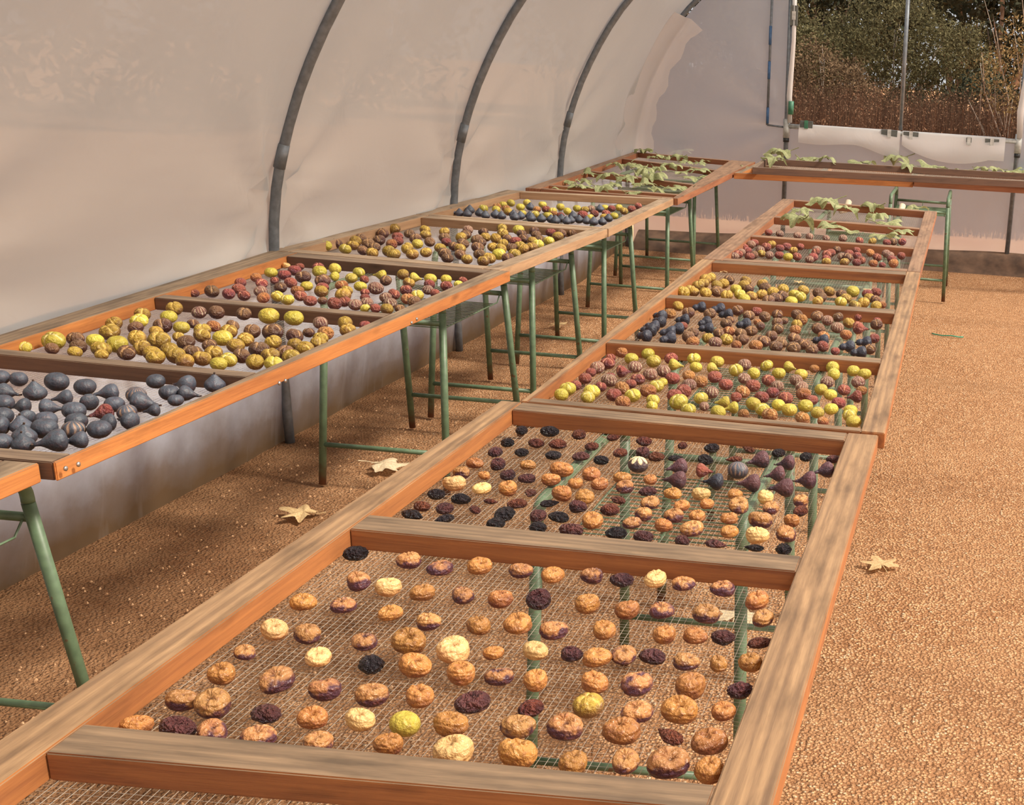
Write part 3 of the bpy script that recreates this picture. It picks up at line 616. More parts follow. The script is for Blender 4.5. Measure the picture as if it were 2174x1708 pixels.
# ------------------------------------------------------------------ desk frames carrying the drying frames
def desk(x0, x1, ya, yb, label, group, top=TZ-.0425, spl=.055, caps=False, rack=True, r=.0142):
    t = empty('desk_frame', ((x0+x1)/2, (ya+yb)/2, 0)); tag(t, label, 'desk frame', group); ox, oy = t.location.x, t.location.y; zt = top-r-.001
    for sx, x in ((-1, x0), (1, x1)):
        xt = x-sx*-0.0+(-sx)*.02
        for sy, y in ((-1, ya), (1, yb)):
            b = MB(); yt = y-sy*spl
            pts = [(x-ox, y-oy, 0), (xt-ox, yt-oy, zt-.06)]; b.tube(pts, r, 12); b.build('leg', M['green'], t, True)
        b = MB(); ca = ya+spl; cb_ = yb-spl
        pts = [(xt-ox, ca-oy, zt-.058)]+arc((xt-ox, ca-oy, zt-.05), (xt-ox, ca-oy, zt), (xt-ox, ca+.06-oy, zt))+arc((xt-ox, cb_-.06-oy, zt), (xt-ox, cb_-oy, zt), (xt-ox, cb_-oy, zt-.05))+[(xt-ox, cb_-oy, zt-.058)]
        b.tube(pts, r*.98, 12); b.build('top_tube', M['green'], t, True)
    for sy, y in ((-1, ya), (1, yb)):
        f_ = .16/zt; b = MB(); yy = y-sy*spl*f_-oy; xa = x0-ox+.02*f_; xb = x1-ox-.02*f_; b.tube([(xa+r*.6, yy, .16), (xb-r*.6, yy, .16)], r*.68, 10); b.build('brace', M['green'], t, True)
        f_ = .87; b = MB(); yy = y-sy*spl*f_-oy; z_ = zt*f_; b.tube([(x0-ox+.02*f_+r*.6, yy, z_), (x1-ox-.02*f_-r*.6, yy, z_)], r*.75, 10); b.build('upper_bar', M['green'], t, True)
    if rack:
        b = MB(); ys = ya+spl; ye = yb-spl; n = int((ye-ys-.1)/.028); z_ = zt*.87-.03
        for i in range(n): yy = ys+.05+i*.028-oy; b.tube([(x0-ox+.04, yy, z_), (x1-ox-.04, yy, z_)], .0022, 5)
        for xx in (x0+.04, (x0+x1)/2, x1-.04): b.tube([(xx-ox, ys-oy+.0, z_+.028), (xx-ox, ys+.03-oy, z_-.002), (xx-ox, ye-.03-oy, z_-.002), (xx-ox, ye-oy, z_+.028)], .003, 5)
        b.build('wire_rack', M['green'], t)
    if caps:
        for xx in (x0+.10, x1-.05):
            b = MB(); b.tube([(xx-ox, yb-oy-.10, zt-.004), (xx-ox+.03, yb-oy-.02, zt+.005), (xx-ox+.04, yb-oy+.03, zt+.05), (xx-ox+.043, yb-oy+.04, zt+.055)], [.014, .022, .022, .010], 10); b.build('rubber_cap', M['rubber'], t, True)
    return t
gl = 'desk frames under the left-hand row'; gr = 'desk frames under the right-hand row'
desk(-2.46, -1.955, 1.72, 2.53, 'green tube desk frame at the photo edge under the nearest left-hand frame', gl, spl=.09)
desk(-2.46, -1.955, 4.58, 5.42, 'green tube desk frame nearest under the orange-edged left-hand frame', gl, spl=.09)
desk(-2.45, -1.955, 5.60, 6.37, 'green tube desk frame straddling the joint of the orange-edged and pale frames', gl, spl=.09)
desk(-2.44, -1.945, 6.74, 7.46, 'green tube desk frame under the bay where blue-black figs begin', gl, spl=.09)
desk(-2.55, -2.00, 8.45, 9.30, 'green tube desk frame below the joint before the corner leaf frame', gl, spl=.09)
desk(-2.72, -2.10, 9.75, 10.75, 'green tube desk frame deepest in the corner under the leaf frame', gl, spl=.09)
desk(-.98, -.40, .55, 1.34, 'green tube desk frame whose corner shows through the mesh at the bottom edge', gr)
desk(-.90, -.41, 2.47, 3.30, 'green tube desk frame seen through the mesh of both dried-fig bays', gr)
desk(-.90, -.41, 3.75, 4.55, 'green tube desk frame hidden beneath the yellow and wine-red figs', gr)
desk(-.90, -.41, 4.95, 5.7, 'green tube desk frame hidden beneath the olive figs', gr)
desk(-.95, -.44, 6.1, 6.9, 'green tube desk frame hidden beneath the pink and wine-red figs', gr)
desk(-.95, -.44, 7.6, 8.56, 'green tube desk frame with pale rubber caps poking out behind the last right-hand frame', gr, caps=True, spl=.03)
desk(-.62, -.15, 9.68, 10.42, 'green tube desk frame with wire rack under the tray along the end wall', 'desk frames under the end row', spl=.02)
# ------------------------------------------------------------------ figs (spots read off the photo, bay by bay)
G1 = 'k160,210 p467,255 p658,297 t895,293 p1142,313 t1330,337 p1563,347 p170,380 y350,410 t552,448 p797,462 t1020,482 d1243,487 t1538,510 p80,525 t360,570 p590,622 t888,637 t1125,630+ p1336,668 t1640,670 p208,735 t470,745+ y732,790+ t978,803- y1230,790 d1458,815- t1665,820 k250,875 t513,878+ t785,925+ p1010,945 t1230,967 t1580,987 p252,1055 t537,1070 d853,1097+ q1195,1140 m1540,1118 y180,1203 g447,1228 t722,1230 p1125,1243+ p1403,1257+ t350,1350 y735,1385+ t1122,1405+ t1450,1460'
G1b = 't1750,485 y1587,645 p1770,665 p1415,775- y1833,805 t1277,905 p1600,940+ p1875,990 p1055,1050 p1225,1080+ d1535,1130 t1803,1160 t790,1195 d1030,1215 p1220,1235 p1490,1265 p1840,1300'
G1c = 'd340,368 y537,368 p703,390 p938,420 t1143,495 t368,545 p573,550 p840,580 p1183,600 t590,693 t775,703 d945,713 q1160,743 p285,825 d487,825 p722,858 t913,870- t1100,862 p433,985+ t750,1000+ d1045,1028 p427,1155 t680,1155+ t945,1155 t333,1275+ q630,1308 t855,1335+ p362,1455 p632,1475+ t840,1503'
place_figs(parse(G1, 700, 1100, .3559)+parse(G1b, 0, 1100, .368)+parse(G1c, 1200, 1100, .3559), .0455, 'nearest bay', 'dried figs in the nearest bay', 9)
G2 = 'k1187,342 k1405,350+ q1630,370 q1888,395 q2125,425 k1080,435 q1302,440 q1465,445 q1727,463 q1945,510 d980,507 k1190,510 k1430,530 d1640,540 k1800,570 d2150,520 s2082,605+ t827,592 d1003,603 t1232,608 t1495,640+ t1722,680+ t1957,700 p725,663 t898,683- d1080,683 d1228,708 t1413,717 t1600,745 t1785,757 p1978,773 y668,747+ y880,783 t1077,790+ q1253,820 t1495,827+ t1675,855+ q1932,875 k530,832 k718,868 q942,883- q1150,903 k1392,900 d1620,928 q1860,950 q422,925 d595,938 q825,950 k1060,980+ d1315,995 k1467,1005 t1733,1037+ p2035,1055 k342,985+ k600,1020+ k983,1055 k1315,1088 d1570,1108+ k1915,1130'
G2b = 'q540,457- k765,478 q1050,487 k1278,515 k1490,545 d1700,560 q303,535 k477,552 k713,563 q945,560 f500,620+ f485,718+ f1125,568+ f1335,590+ f1257,677+ f1055,742+ f1305,780+ f1490,722+ f1630,645+ F780,732+ P705,648 v963,650+ t290,717 d275,808 t462,828 y683,825 t945,828 y1180,853 p1447,885 p290,900 t530,920 t730,910- p968,920+ p1220,935 q1447,960 p240,980 p470,995 t655,998 t900,1015 p1138,1030+ t1380,1033 t395,1072 p608,1095+ t900,1115 y1115,1150+ p1333,1140+ d240,1160 d540,1190 d785,1210 k1100,1245 k1318,1255'
place_figs(parse(G2, 780, 820, .276)+parse(G2b, 1300, 820, .276), .041, 'second bay', 'dried figs in the second bay', 10)
G3 = 'o563,330 g615,362 g705,337 g737,377 r830,362 G857,395 g955,363 g965,408 g1080,378 G1062,415 g1182,425 w1228,395 g1280,443 g1350,400 G1478,408 g1415,442 g1537,447 o1608,417- g1707,412 g1713,447 g1820,428 g1882,445 g1925,423- r502,358- r487,388 w430,412 r395,437- r365,470 w635,408 P573,430 w717,448 w790,430 r500,460- w495,482 r650,475 r838,470 o927,455 o990,487 w930,505 r1067,462 r1127,502 w1228,470 r1275,510 r1360,480 w1407,512 w1510,480 w1540,515 w1678,490 g1645,530 w1845,490 r312,507- g268,527 r450,515- g400,540 o565,523 r612,500- o705,537 g750,512 g785,490- r850,563 r900,540 w1050,547 o1220,542 r1322,572 r1382,547 r1452,577 o1548,555 r1597,587- g1695,558 r1770,533 o1865,535- P1828,567 r1740,603 g235,560 g380,572 r520,560 g622,563 o568,597 g732,588 g728,620- g870,597+ g925,638 g993,577 w1010,622- G1110,597 g1087,652 G1158,628 r1185,573- o1223,665- g1277,608 g1327,638 o1367,668 g1413,615 g1472,640 g1560,620 o1543,685 g1625,655 g1700,635 o1655,702- g1805,645 g1800,670 g1820,705'
place_figs(parse(G3, 1100, 620, .391), .043, 'yellow and red bay', 'figs in the yellow and wine-red bay', 6)
G4 = 'm868,77 b985,83 b1087,92 n1192,100 r1295,107 b1130,122 n925,113 n1040,118 n1253,128 n1340,137 n1408,122 n1150,152- n1130,172 b1225,175 o1300,165- n1315,185- n1515,125 o1540,152 n1622,132 n1445,157- n1407,168 m1512,178 o1505,207 w1678,155 n1735,138 m1795,168 r1847,135 r1950,160- n1945,177 b770,130 o825,118 b765,160 b895,150 b1015,165 b1025,197 b730,185 b710,207 b860,200 r897,185- b815,220 n950,225 n1090,225 o1150,215 n1205,225 n1265,212 n1410,200 n1375,240 n1630,200+ P1860,195+ w1733,195 o1780,232 o1660,240 b1645,263 b685,238 b815,253 n925,245 m1030,250 o950,273 w1070,275 m1130,258 n1215,260 n1335,268 o1290,292 o1185,290- n1400,297 n1437,280- n1500,253 n1495,303 n1550,283 r1655,297 n1595,315 r1722,322- b1788,297 b1880,272 r1935,252 n1910,310 b1850,328'
place_figs(parse(G4, 1100, 620, .391), .045, 'dark-fig bay', 'figs in the bay of dark and brown figs', 5)
G5 = 'm615,600 m650,590 m570,640 m595,630 m515,670 m535,685 m470,685 m615,690 m690,645 m735,630 n770,605 n690,680 m755,705 g815,665 m880,615 m870,640 g848,700 n900,665 m910,710 m990,630 n1010,660 m985,700 m1060,685 n1120,710 n1080,725 n1030,740 m1125,665 g1180,745 g1200,700 g1240,715 m1260,672 n1360,690 n1380,720 m1355,745 m1430,680 n1510,700 m1540,725 g1505,750 g1585,682+ r1680,695 r1740,685 m1700,725 n1730,735 m1655,755 o1780,768- m1740,778 m1600,775 g870,730'
place_figs(parse(G5, 1300, 400, .322), .050, 'olive-fig bay', 'figs in the olive-fig bay', 3)
G6 = 'w915,370 r935,360 r875,390- m1050,370 r1015,388 w975,410 m985,430 r1105,395 r1150,385 r1240,385 m1195,410 w1345,405 r1340,420 n1480,405 r1440,425 r1415,435 r1560,430 r1610,410 r1615,445 o1700,425 r1745,455 w1805,430 w1830,445 r1905,445 r1845,470 w860,420 r830,435 r880,415 w805,450 r905,450 n935,440 w1035,440 r1100,440 g1160,452 r1215,450 w1300,470 r1325,455 r1410,465 m1410,485 w1515,450 n1550,455 r1640,475 r1610,490 m1530,487 o1720,495 o1855,495 r1780,507-'
place_figs(parse(G6, 1300, 400, .322), .047, 'pink-fig bay', 'figs in the pink and wine-red bay', 4, detail=False)
G7 = 'r1030,290 w1105,300 w1220,310 w1300,320 w1410,330 w1520,330 r1630,345 m1715,350 n1850,352 r1910,352 r1810,358'
place_figs(parse(G7, 1300, 400, .322), .047, 'bay under limp leaves', 'figs below the leaves of the last right-hand frame', 1, detail=False)
H1 = 'u135,700 u412,722+ u620,758 V775,797 U255,805 V60,795 u453,835 v990,820 u1130,718 V1335,735+ u1370,805 U1560,745 u1228,800 u830,885 V1050,870+ u1275,855- V635,862 V370,905 u150,895 u30,875 u537,930 P737,945 v920,945 u178,980 u335,1000 u20,970 u555,1010 u785,1015 U130,1050 u315,1065+ v545,1070 u10,1040 U190,1120 V385,1150+ u0,1160 U170,1180 u545,1145 u1100,925- u715,1065 V900,1000 u5,690'
place_figs(parse(H1, 0, 600, .2927), .050, 'slate-blue fig bay', 'slate-blue figs in the left-hand row', 5)
H2 = 'm1265,190 m1035,230 g1010,280 n985,330 g1225,250 w1443,218 n1573,220 n1770,227 g1950,245+ m825,300 m795,360+ n1180,315 g1317,328 n1400,300- o1550,318- n1690,312- m1470,345 m1660,355 n1830,355 n1980,360+ g385,430+ n545,410 g690,425 g850,450+ m995,405 m1135,360- m1150,420+ m1295,395- n1350,435 m1465,385 g1617,405 m1780,415 n1520,455- m1710,460 m1980,435 g180,470- n380,478- n570,470 m735,485 n920,510 m545,505- m1030,475 m1105,520 m1230,490 m1280,530 n1395,510 m1467,552 m1550,510 g1665,560 n1740,535 n1885,490+ m1960,530 m1850,580 g1985,590 g1590,590 m1340,575 m1130,545 m735,525-'
H2b = 'g695,547+ w870,578 m1035,580 m1050,625 o905,645 n795,642- n700,665 m705,725 m870,680 m860,710 m770,750 n640,770 m680,805 r1165,595-'
place_figs(parse(H2, 0, 600, .2927)+parse(H2b, 400, 500, .322), .051, 'mustard-fig bay', 'figs in the mustard-fig bay of the left-hand row', 6)
H3 = 'y647,198- r735,205- r700,232 r855,212 g968,222 g865,240+ G955,268 g545,245 r633,262 o447,278 n755,275+ r568,297- r675,312 r485,318 r343,312 n608,345 r333,355 g1125,245 g1075,282 r1160,292- G1262,260 n1302,298 m1415,260 G1500,278 m1455,312 g1595,285 g1700,290 n885,300+ g780,335 r885,345 o1010,330 g1135,337 m1045,365 w1235,350+ r1165,375- r1590,325 r1435,360 w1580,360 r1700,335 g1780,322- r1810,300- n155,370 r265,385 r365,398 w475,370 o495,412 g585,402 g655,425 o720,365 r740,400 r805,432 m875,372 n885,430- m1020,395+ r1030,438 r1165,410- w1175,443 w1105,460 g1160,478- w1300,410 r1355,388 w1330,450 r1235,482- m1310,488 o1445,418 g1510,395 r1625,380- n1490,437 r965,452 n1395,485- r40,382-'
place_figs(parse(H3, 400, 500, .322), .047, 'left-hand red bay', 'figs in the wine-red and yellow bay of the left-hand row', 6)
H4 = 'm575,450 n515,472 n495,508 n400,500 m375,515 m360,535 n275,525 g222,537 g320,553 n440,527 n470,545 n410,560 m460,573 o560,530 r590,490 r590,512 m545,565 m570,580 n650,475 m730,455 m733,480 n680,500 g692,527 m640,550 m665,580 m735,570 n755,518 m830,465 n830,495 r840,518 m808,548 n830,575 n845,600 w950,455 n940,480 m917,495 n880,540 m910,552 n925,525 n910,582 m945,605 n1030,465 m1040,492 n995,505 n1015,520 n1000,545 n1008,580 m1060,600 m1030,615 m1125,447 m1130,472 m1095,500 n1150,500 m1130,525 m1080,545 m1120,553 g1110,580 g1210,455+ n1225,475 r1195,515 n1235,500 n1290,462 n1300,480 n1320,505 n1190,548 m1215,540 m1235,550 m1265,545 m1280,515 g1310,530 r1385,470 n1430,472 m1410,490 n1475,472 g1365,513 m1190,578 n1155,600'
place_figs(parse(H4, 600, 300, .414), .054, 'brown and mustard bay', 'figs in the pale weathered frame', 6, detail=False)
H5 = 'b870,368 b905,370 b960,355 b945,375 b1010,370 b1040,382 g1030,345 b1095,380 b1120,385 b1185,378 b1190,390 b1225,385 b1265,385 b1290,398 b1330,400 b1360,402 b1400,408 b1430,400 b1460,410 b1490,385 b1480,408 b1520,405 b1555,410 b1600,415 b1635,415 b1670,398 g1170,318 g1130,325 g1095,350 o1100,335 o1145,345 m1157,362 g1220,338 g1253,317 b1270,340 g1230,370 g1295,375 g1333,325 o1305,350 r1350,350 g1385,358 g1360,383 g1425,337 o1390,375 r1425,382 g1460,360 g1510,345 m1550,352 w1590,347 r1540,378+ g1575,395 r1600,372 g1655,342 r1685,345 r1660,372 g1725,340 m1750,358 g1700,383 m1650,390 r1790,348 r1825,333 b1620,350'
place_figs([(c if c != 'b' else 'U', u, v, s) for c, u, v, s in parse(H5, 600, 300, .414)], .050, 'rough pale frame', 'figs in the pale rough frame', 4, detail=False)
# ------------------------------------------------------------------ leaves
def leafmesh(name, seed, curl, mat, flat=False, nr=14, na=84):
    rs = np.random.RandomState(seed); V = []; Fc = []; vein = []
    th = np.linspace(-2.75, 2.75, na); n = noise3(seed, 7, 2.2); n2 = noise3(seed+3, 8, 4.5)
    la = np.array([-2.0, -1.05, 0, 1.05, 2.0])*(1+.05*rs.normal(size=5)); ll = np.array([.55, .85, 1.0, .85, .55])
    for a in th:
        w_ = max(ll[k]*math.exp(-((a-la[k])/.30)**2) for k in range(5)); rr = (.40+.60*w_ if flat else .50+.50*w_); rr *= 1+.04*math.sin(a*17+seed)
        vv = max(math.exp(-((a-la[k])/.05)**2) for k in range(5))
        for j in range(nr+1):
            t = j/nr*rr; V.append((t*math.cos(a), t*math.sin(a), 0)); vein.append(vv*(1-.5*j/nr))
    for i in range(na-1):
        for j in range(nr): a = i*(nr+1)+j; Fc.append((a, a+1, a+nr+2, a+nr+1))
    P = np.array(V); r = np.hypot(P[:, 0], P[:, 1]); ang = np.arctan2(P[:, 1], P[:, 0])
    fold = np.cos(ang*5.0)*.16*r*curl
    z = (fold+.13*curl*n(P*1.6)*np.clip(r*2, 0, 1)+.05*curl*n2(P*1.6)*r) if flat else (fold*.4+.15*curl*n(P*1.5)*np.clip(r*2, 0, 1)+.17*curl*(np.abs(n2(P*1.5))-.3)*np.clip(r*1.5, 0, 1))
    bend = curl*rs.uniform(.5, 1.1); X = P[:, 0]; k = bend
    P[:, 2] = z-.22*bend*r**2+ .12*bend*X
    P[:, 0] *= 1-.16*bend*np.abs(r); P[:, 1] *= 1-.30*curl*r*rs.uniform(.5, 1)
    P[:, 2] -= P[:, 2].min()
    me = bpy.data.meshes.new(name); me.from_pydata(P.tolist(), [], Fc); me.update(); me.polygons.foreach_set('use_smooth', [True]*len(me.polygons))
    at_ = me.attributes.new('vein', 'FLOAT', 'POINT'); at_.data.foreach_set('value', np.array(vein, np.float32)); me.materials.append(mat)
    b = MB(); z0 = P[0, 2]; e = rs.uniform(.1, .5)*curl
    b.tube([(0, 0, z0), (-.25, .02, z0*.7+.04), (-.55, rs.uniform(-.15, .15), z0*.4+e*.4+.02), (-.8, rs.uniform(-.25, .25), .03+e*.8)], [.022, .018, .016, .020], 6)
    sm = bpy.data.meshes.new('leaf_stalk'); sm.from_pydata(b.v, [], b.f); sm.materials.append(mat)
    return me, sm
WL = [leafmesh('wilted_leaf', 200+i, 1.0+.25*(i % 4), M['wilt']) for i in range(9)]
DL = [leafmesh('dry_leaf', 300+i, .35+.2*(i % 3), M['dry'], True) for i in range(4)]
BL = [leafmesh('dry_leaf', 330+i, 1.0, M['dry_white']) for i in range(2)]
def put_leaf(lib, i, p, size, label, cat, group, rz, name, tilt=(0, 0), zs=1.0):
    me, sm = lib[i % len(lib)]; o = bpy.data.objects.new(name, me); C.objects.link(o); o.location = p; o.scale = (size, size, size*zs); o.rotation_euler = (*tilt, rz)
    tag(o, label, cat, group); s = bpy.data.objects.new('leaf_stalk', sm); C.objects.link(s); s.parent = o; return o
def leaf_bay(spots, where, group, z=MESHTOP, size=.09, nrows=1):
    pts = [(u, v, sz, at(u, v, z+.025)) for (u, v, sz) in spots]; items = [(0, 0, 0, 0, p[3]) for p in pts]; pos, _ = rows_of(items, nrows)
    for i, (u, v, sz, p) in enumerate(pts):
        r_, j = pos[i]; lk = 'large limp grey-green fig leaf' if sz > 1.25 else ('small curled grey-green fig leaf' if sz < .85 else 'limp grey-green fig leaf')
        rw = f", {ORD[r_]} row" if nrows > 1 else ''
        put_leaf(WL, rnd.randrange(9), (p.x, p.y, z+.003), size*sz, f"{lk}, {ORD[j]} from left{rw}, {where}", 'leaf', group, rnd.uniform(0, 2*PI), 'wilted_leaf', zs=1.0+.25*rnd.random())
s4 = lambda L, ox, oy, k: [(ox+x*k, oy+y*k, s) for x, y, s in L]
leaf_bay(s4([(1240, 158, .9), (1400, 128, 1.35), (1720, 145, 1.1), (1540, 187, 1.2), (1740, 203, 1.0), (1990, 140, 1.3)], 1300, 400, .322), 'last bay of the right-hand row', 'limp leaves on the last right-hand frame', size=.128)
leaf_bay(s4([(1225, 252, 1.5), (1480, 262, 1.5), (1800, 250, 1.5), (1790, 315, 1.1), (1900, 290, 1.0)], 1300, 400, .322), 'above the pink figs', 'limp leaves over the pink figs', size=.115)
leaf_bay(s4([(230, 500, .9), (385, 500, 1.3), (620, 515, 1.1), (905, 545, 1.1), (1220, 555, .7)], 1150, 300, .207), 'narrow front bay of the corner frame', 'limp leaves on the corner frame', size=.105)
leaf_bay(s4([(440, 345, 1.3), (310, 425, .9), (460, 415, .9), (650, 380, 1.3), (740, 440, .9), (860, 410, 1.2), (1050, 360, 1.5), (1150, 415, 1.6), (1050, 450, 1.3), (1200, 500, .9), (1330, 490, 1.2), (1470, 485, 1.0)], 1150, 300, .207), 'third bay from the corner', 'limp leaves on the corner frame', size=.105, nrows=2)
leaf_bay(s4([(740, 275, 1.2), (830, 235, .9), (940, 250, 1.2), (1010, 310, 1.2), (1200, 305, 1.0), (1310, 280, 1.4), (1430, 320, 1.1), (1550, 375, 1.1), (1620, 315, 1.4), (1720, 360, 1.0)], 1150, 300, .207), 'second bay from the corner', 'limp leaves on the corner frame', size=.105, nrows=2)
leaf_bay(s4([(1030, 140, 1.3), (1130, 160, .8), (1230, 170, 1.0), (1400, 130, 1.7), (1420, 185, 1.2), (1480, 215, 1.0), (1620, 225, .9), (1700, 195, 1.0)], 1150, 300, .207), 'bay in the very corner', 'limp leaves on the corner frame', size=.11, nrows=2)
leaf_bay([(1585, 356, 1.2)], 'on the bare frame beside the corner', 'limp leaves on the end frames', size=.11)
leaf_bay(s4([(170, 640, 1.3), (215, 590, 1.4), (400, 625, 1.4), (590, 640, 1.2), (860, 645, 1.6), (1150, 640, 1.5), (1240, 680, 1.0), (1440, 680, 1.5), (1650, 690, 1.1), (1830, 695, 1.1), (1960, 708, .9), (2060, 708, 1.0), (2160, 700, 1.2)], 1600, 180, .264), 'in the tray on the end frames', 'limp leaves in the tray', z=zT-.048, size=.135)
def floor_leaf(lib, i, u, v, size, label, group, rz, zs=1.0):
    p = at(u, v, .012); put_leaf(lib, i, (p.x, p.y, .004), size, label, 'leaf', group, rz, 'dry_leaf', zs=zs)
floor_leaf(DL, 0, 1872, 1196, .095, 'dry tan fig leaf on gravel right of the nearest frame', 'dry leaves on the floor', 2.0, .6)
floor_leaf(BL, 0, 815, 990, .12, 'pale crumpled dry leaf on the floor beside a green brace', 'dry leaves on the floor', .4)
floor_leaf(DL, 1, 645, 1090, .11, 'yellow-tan dry leaf on the dark floor below the orange-edged frame', 'dry leaves on the floor', 3.0)
floor_leaf(DL, 2, 1183, 690, .09, 'dry leaf far off on the floor between the rows', 'dry leaves on the floor', 1.0)
floor_leaf(BL, 1, 1565, 1308, .10, 'pale dry leaf on the floor seen through the nearest mesh', 'dry leaves on the floor', 1.4, .6)
for i, (x, y, s, l) in enumerate([(735, 535, .045, 'curled dry leaf on mesh in the left back corner of the olive-fig bay'), (1580, 582, .05, 'curled dry leaf at the back of the olive-fig bay right of its middle'), (1235, 612, .035, 'brown scrap of leaf in the middle of the olive-fig bay'), (1690, 655, .03, 'brown scrap of leaf above figs right in the olive-fig bay')]):
    p = at(1300+x*.322, 400+y*.322, MESHTOP+.01); put_leaf(DL, i, (p.x, p.y, MESHTOP+.002), s, l, 'leaf', 'dry scraps on the olive-fig bay', i*1.3, 'dry_leaf')
# small things lying about
kn = empty('pruning_knife', at(1371, 424, MESHTOP+.008)); kn.rotation_euler = (0, 0, .12); tag(kn, 'knife with orange wooden handle lying in the rough pale frame', 'knife')
b = MB(); b.tube([(-.03, 0, 0), (0, 0, .001), (.04, 0, .002), (.09, 0, 0), (.10, 0, 0)], [.008, .011, .010, .013, .006], 10); b.build('handle', M['handle'], kn, True)
b = MB(); b.box((-.17, -.010, -.003), (-.03, .006, 0)); b.add([(-.17, -.010, -.003), (-.17, .006, -.003), (-.23, .004, -.003), (-.17, -.010, 0), (-.17, .006, 0), (-.23, .004, 0)], [(0, 2, 1), (3, 4, 5), (0, 3, 5, 2), (1, 2, 5, 4)]); b.build('blade', M['blade'], kn)
p = at(2010, 713, 0); b = MB(); b.tube([(-.10, .03, .004), (-.08, .0, .006), (-.03, -.02, .005), (.03, -.035, .012), (.08, -.03, .006), (.11, -.01, .004)], .004, 6)
tag(b.build('plastic_string', M['string'], None, True, loc=(p.x, p.y, 0)), 'short green plastic string on gravel beside the right-hand row', 'string')
# ------------------------------------------------------------------ tunnel
YN, YF = -1.2, 11.50
def shift(y): t = min(max((y-9.0)/2.4, 0), 1); return -.18*t*t*(3-2*t)
prof = [(-2.87, -.02), (-2.872, .35), (-2.87, .72), (-2.855, .95), (-2.81, 1.17), (-2.70, 1.47), (-2.55, 1.75), (-2.40, 1.97), (-2.15, 2.22), (-1.80, 2.42), (-1.3, 2.58), (-.58, 2.66)]
prof += [(-1.16-x, z) for x, z in prof[-2::-1]]
def resample(pr, n):
    P = np.array(pr); d = np.r_[0, np.cumsum(np.hypot(*np.diff(P, axis=0).T))]; t = np.linspace(0, d[-1], n); X = np.interp(t, d, P[:, 0]); Z = np.interp(t, d, P[:, 1])
    for _ in range(4): X[1:-1] = (X[:-2]+2*X[1:-1]+X[2:])/4; Z[1:-1] = (Z[:-2]+2*Z[1:-1]+Z[2:])/4
    return np.c_[X, Z]
HOOPS = [-.6, 1.3, 3.2, 5.10, 7.0, 8.88, 11.35]
RP = resample(prof, 121); cxz = np.array([-.58, .9])
def outward(P): d = np.gradient(P, axis=0); n = np.c_[-d[:, 1], d[:, 0]]; n /= np.linalg.norm(n, axis=1)[:, None]; return n*np.sign(((P-cxz)*n).sum(1))[:, None]
NO = outward(RP)
def sheet(name, i0, i1, ny, mat, kind, seed, amp, offset=.024, bulge=0):
    ys = np.linspace(YN, YF, ny); V = []; n = noise3(seed, 8, 1.0); n2 = noise3(seed+7, 10, 2.6)
    for y in ys:
        h = min(HOOPS, key=lambda q: abs(q-y)); dh = abs(y-h); sag = math.sin(min(dh/.95, 1)*PI/2)*(1-.8*min(max((y-10.8)/.6, 0), 1))
        hs = sorted(HOOPS, key=lambda q: abs(q-y))[:2]; pl = (y-h)
        for i in range(i0, i1):
            z = RP[i, 1]; p3 = np.array([[y*1.2, z*1.6, .3]]); a = amp*(n(p3)[0]*1.6+n2(p3)[0]*.9)*sag
            # creases that fan out of the hoop just above the frames
            fx = pl; fz = z-.98; ang = math.atan2(fz, abs(fx)+1e-3); rr = math.hypot(fx, fz)
            a += amp*1.6*math.sin(ang*9+h*3)*math.exp(-rr/.45)*min(rr*6, 1)
            a += -.035*math.sin(min(dh/.95, 1)*PI/2)*(1 if z > .8 else .3)+bulge*math.sin(min(max(z, 0)/.8, 1)*PI)*.04*(1+.5*n(p3)[0])
            q = RP[i]+NO[i]*(offset+a); V.append((q[0]+shift(y), y, max(q[1], -.02)))
    k = i1-i0; Fc = [(j*k+i, j*k+i+1, (j+1)*k+i+1, (j+1)*k+i) for j in range(ny-1) for i in range(k-1)]
    o = mk(name, V, Fc, mat, None, True); tag(o, kind='structure'); return o
iw = int(np.argmin(np.abs(RP[:60, 1]-.80))); 
sheet('wall_left', iw-1, 52, 260, M['film'], 1, 3, .030)
sheet('trim_1', 0, iw+1, 200, M['skirt'], 1, 5, .030, offset=.030, bulge=-1)
sheet('ceiling', 51, 70, 60, M['film_roof'], 1, 7, .015)
sheet('wall_right', 69, 121, 120, M['film_roof'], 1, 9, .02)
# loose edge of the wall film lapped over the last hoop onto the end wall
V = []; Fc = []; kk = 0; nl_ = noise3(33, 8, 2.0)
for i in range(iw-1, 60):
    if RP[i, 1] > 2.02: break
    z = RP[i, 1]; wv = .10+.05*nl_(np.array([[z*4, .5, 0]]))[0]+.02*math.sin(z*23); kk += 1
    for off, y in ((-.015, YF-.62), (.008, YF-.42), (.036, YF-.24), (.045, YF-.10), (.055, YF-.035), (.06+wv*.5, YF-.018), (.06+wv, YF-.014)): q = RP[i]-NO[i]*off; V.append((q[0]+shift(y), y, q[1]))
for i in range(kk-1):
    for j in range(6): a = i*7+j; Fc.append((a, a+1, a+8, a+7))
tag(mk('trim_2', V, Fc, M['flap'], None, True), kind='structure')
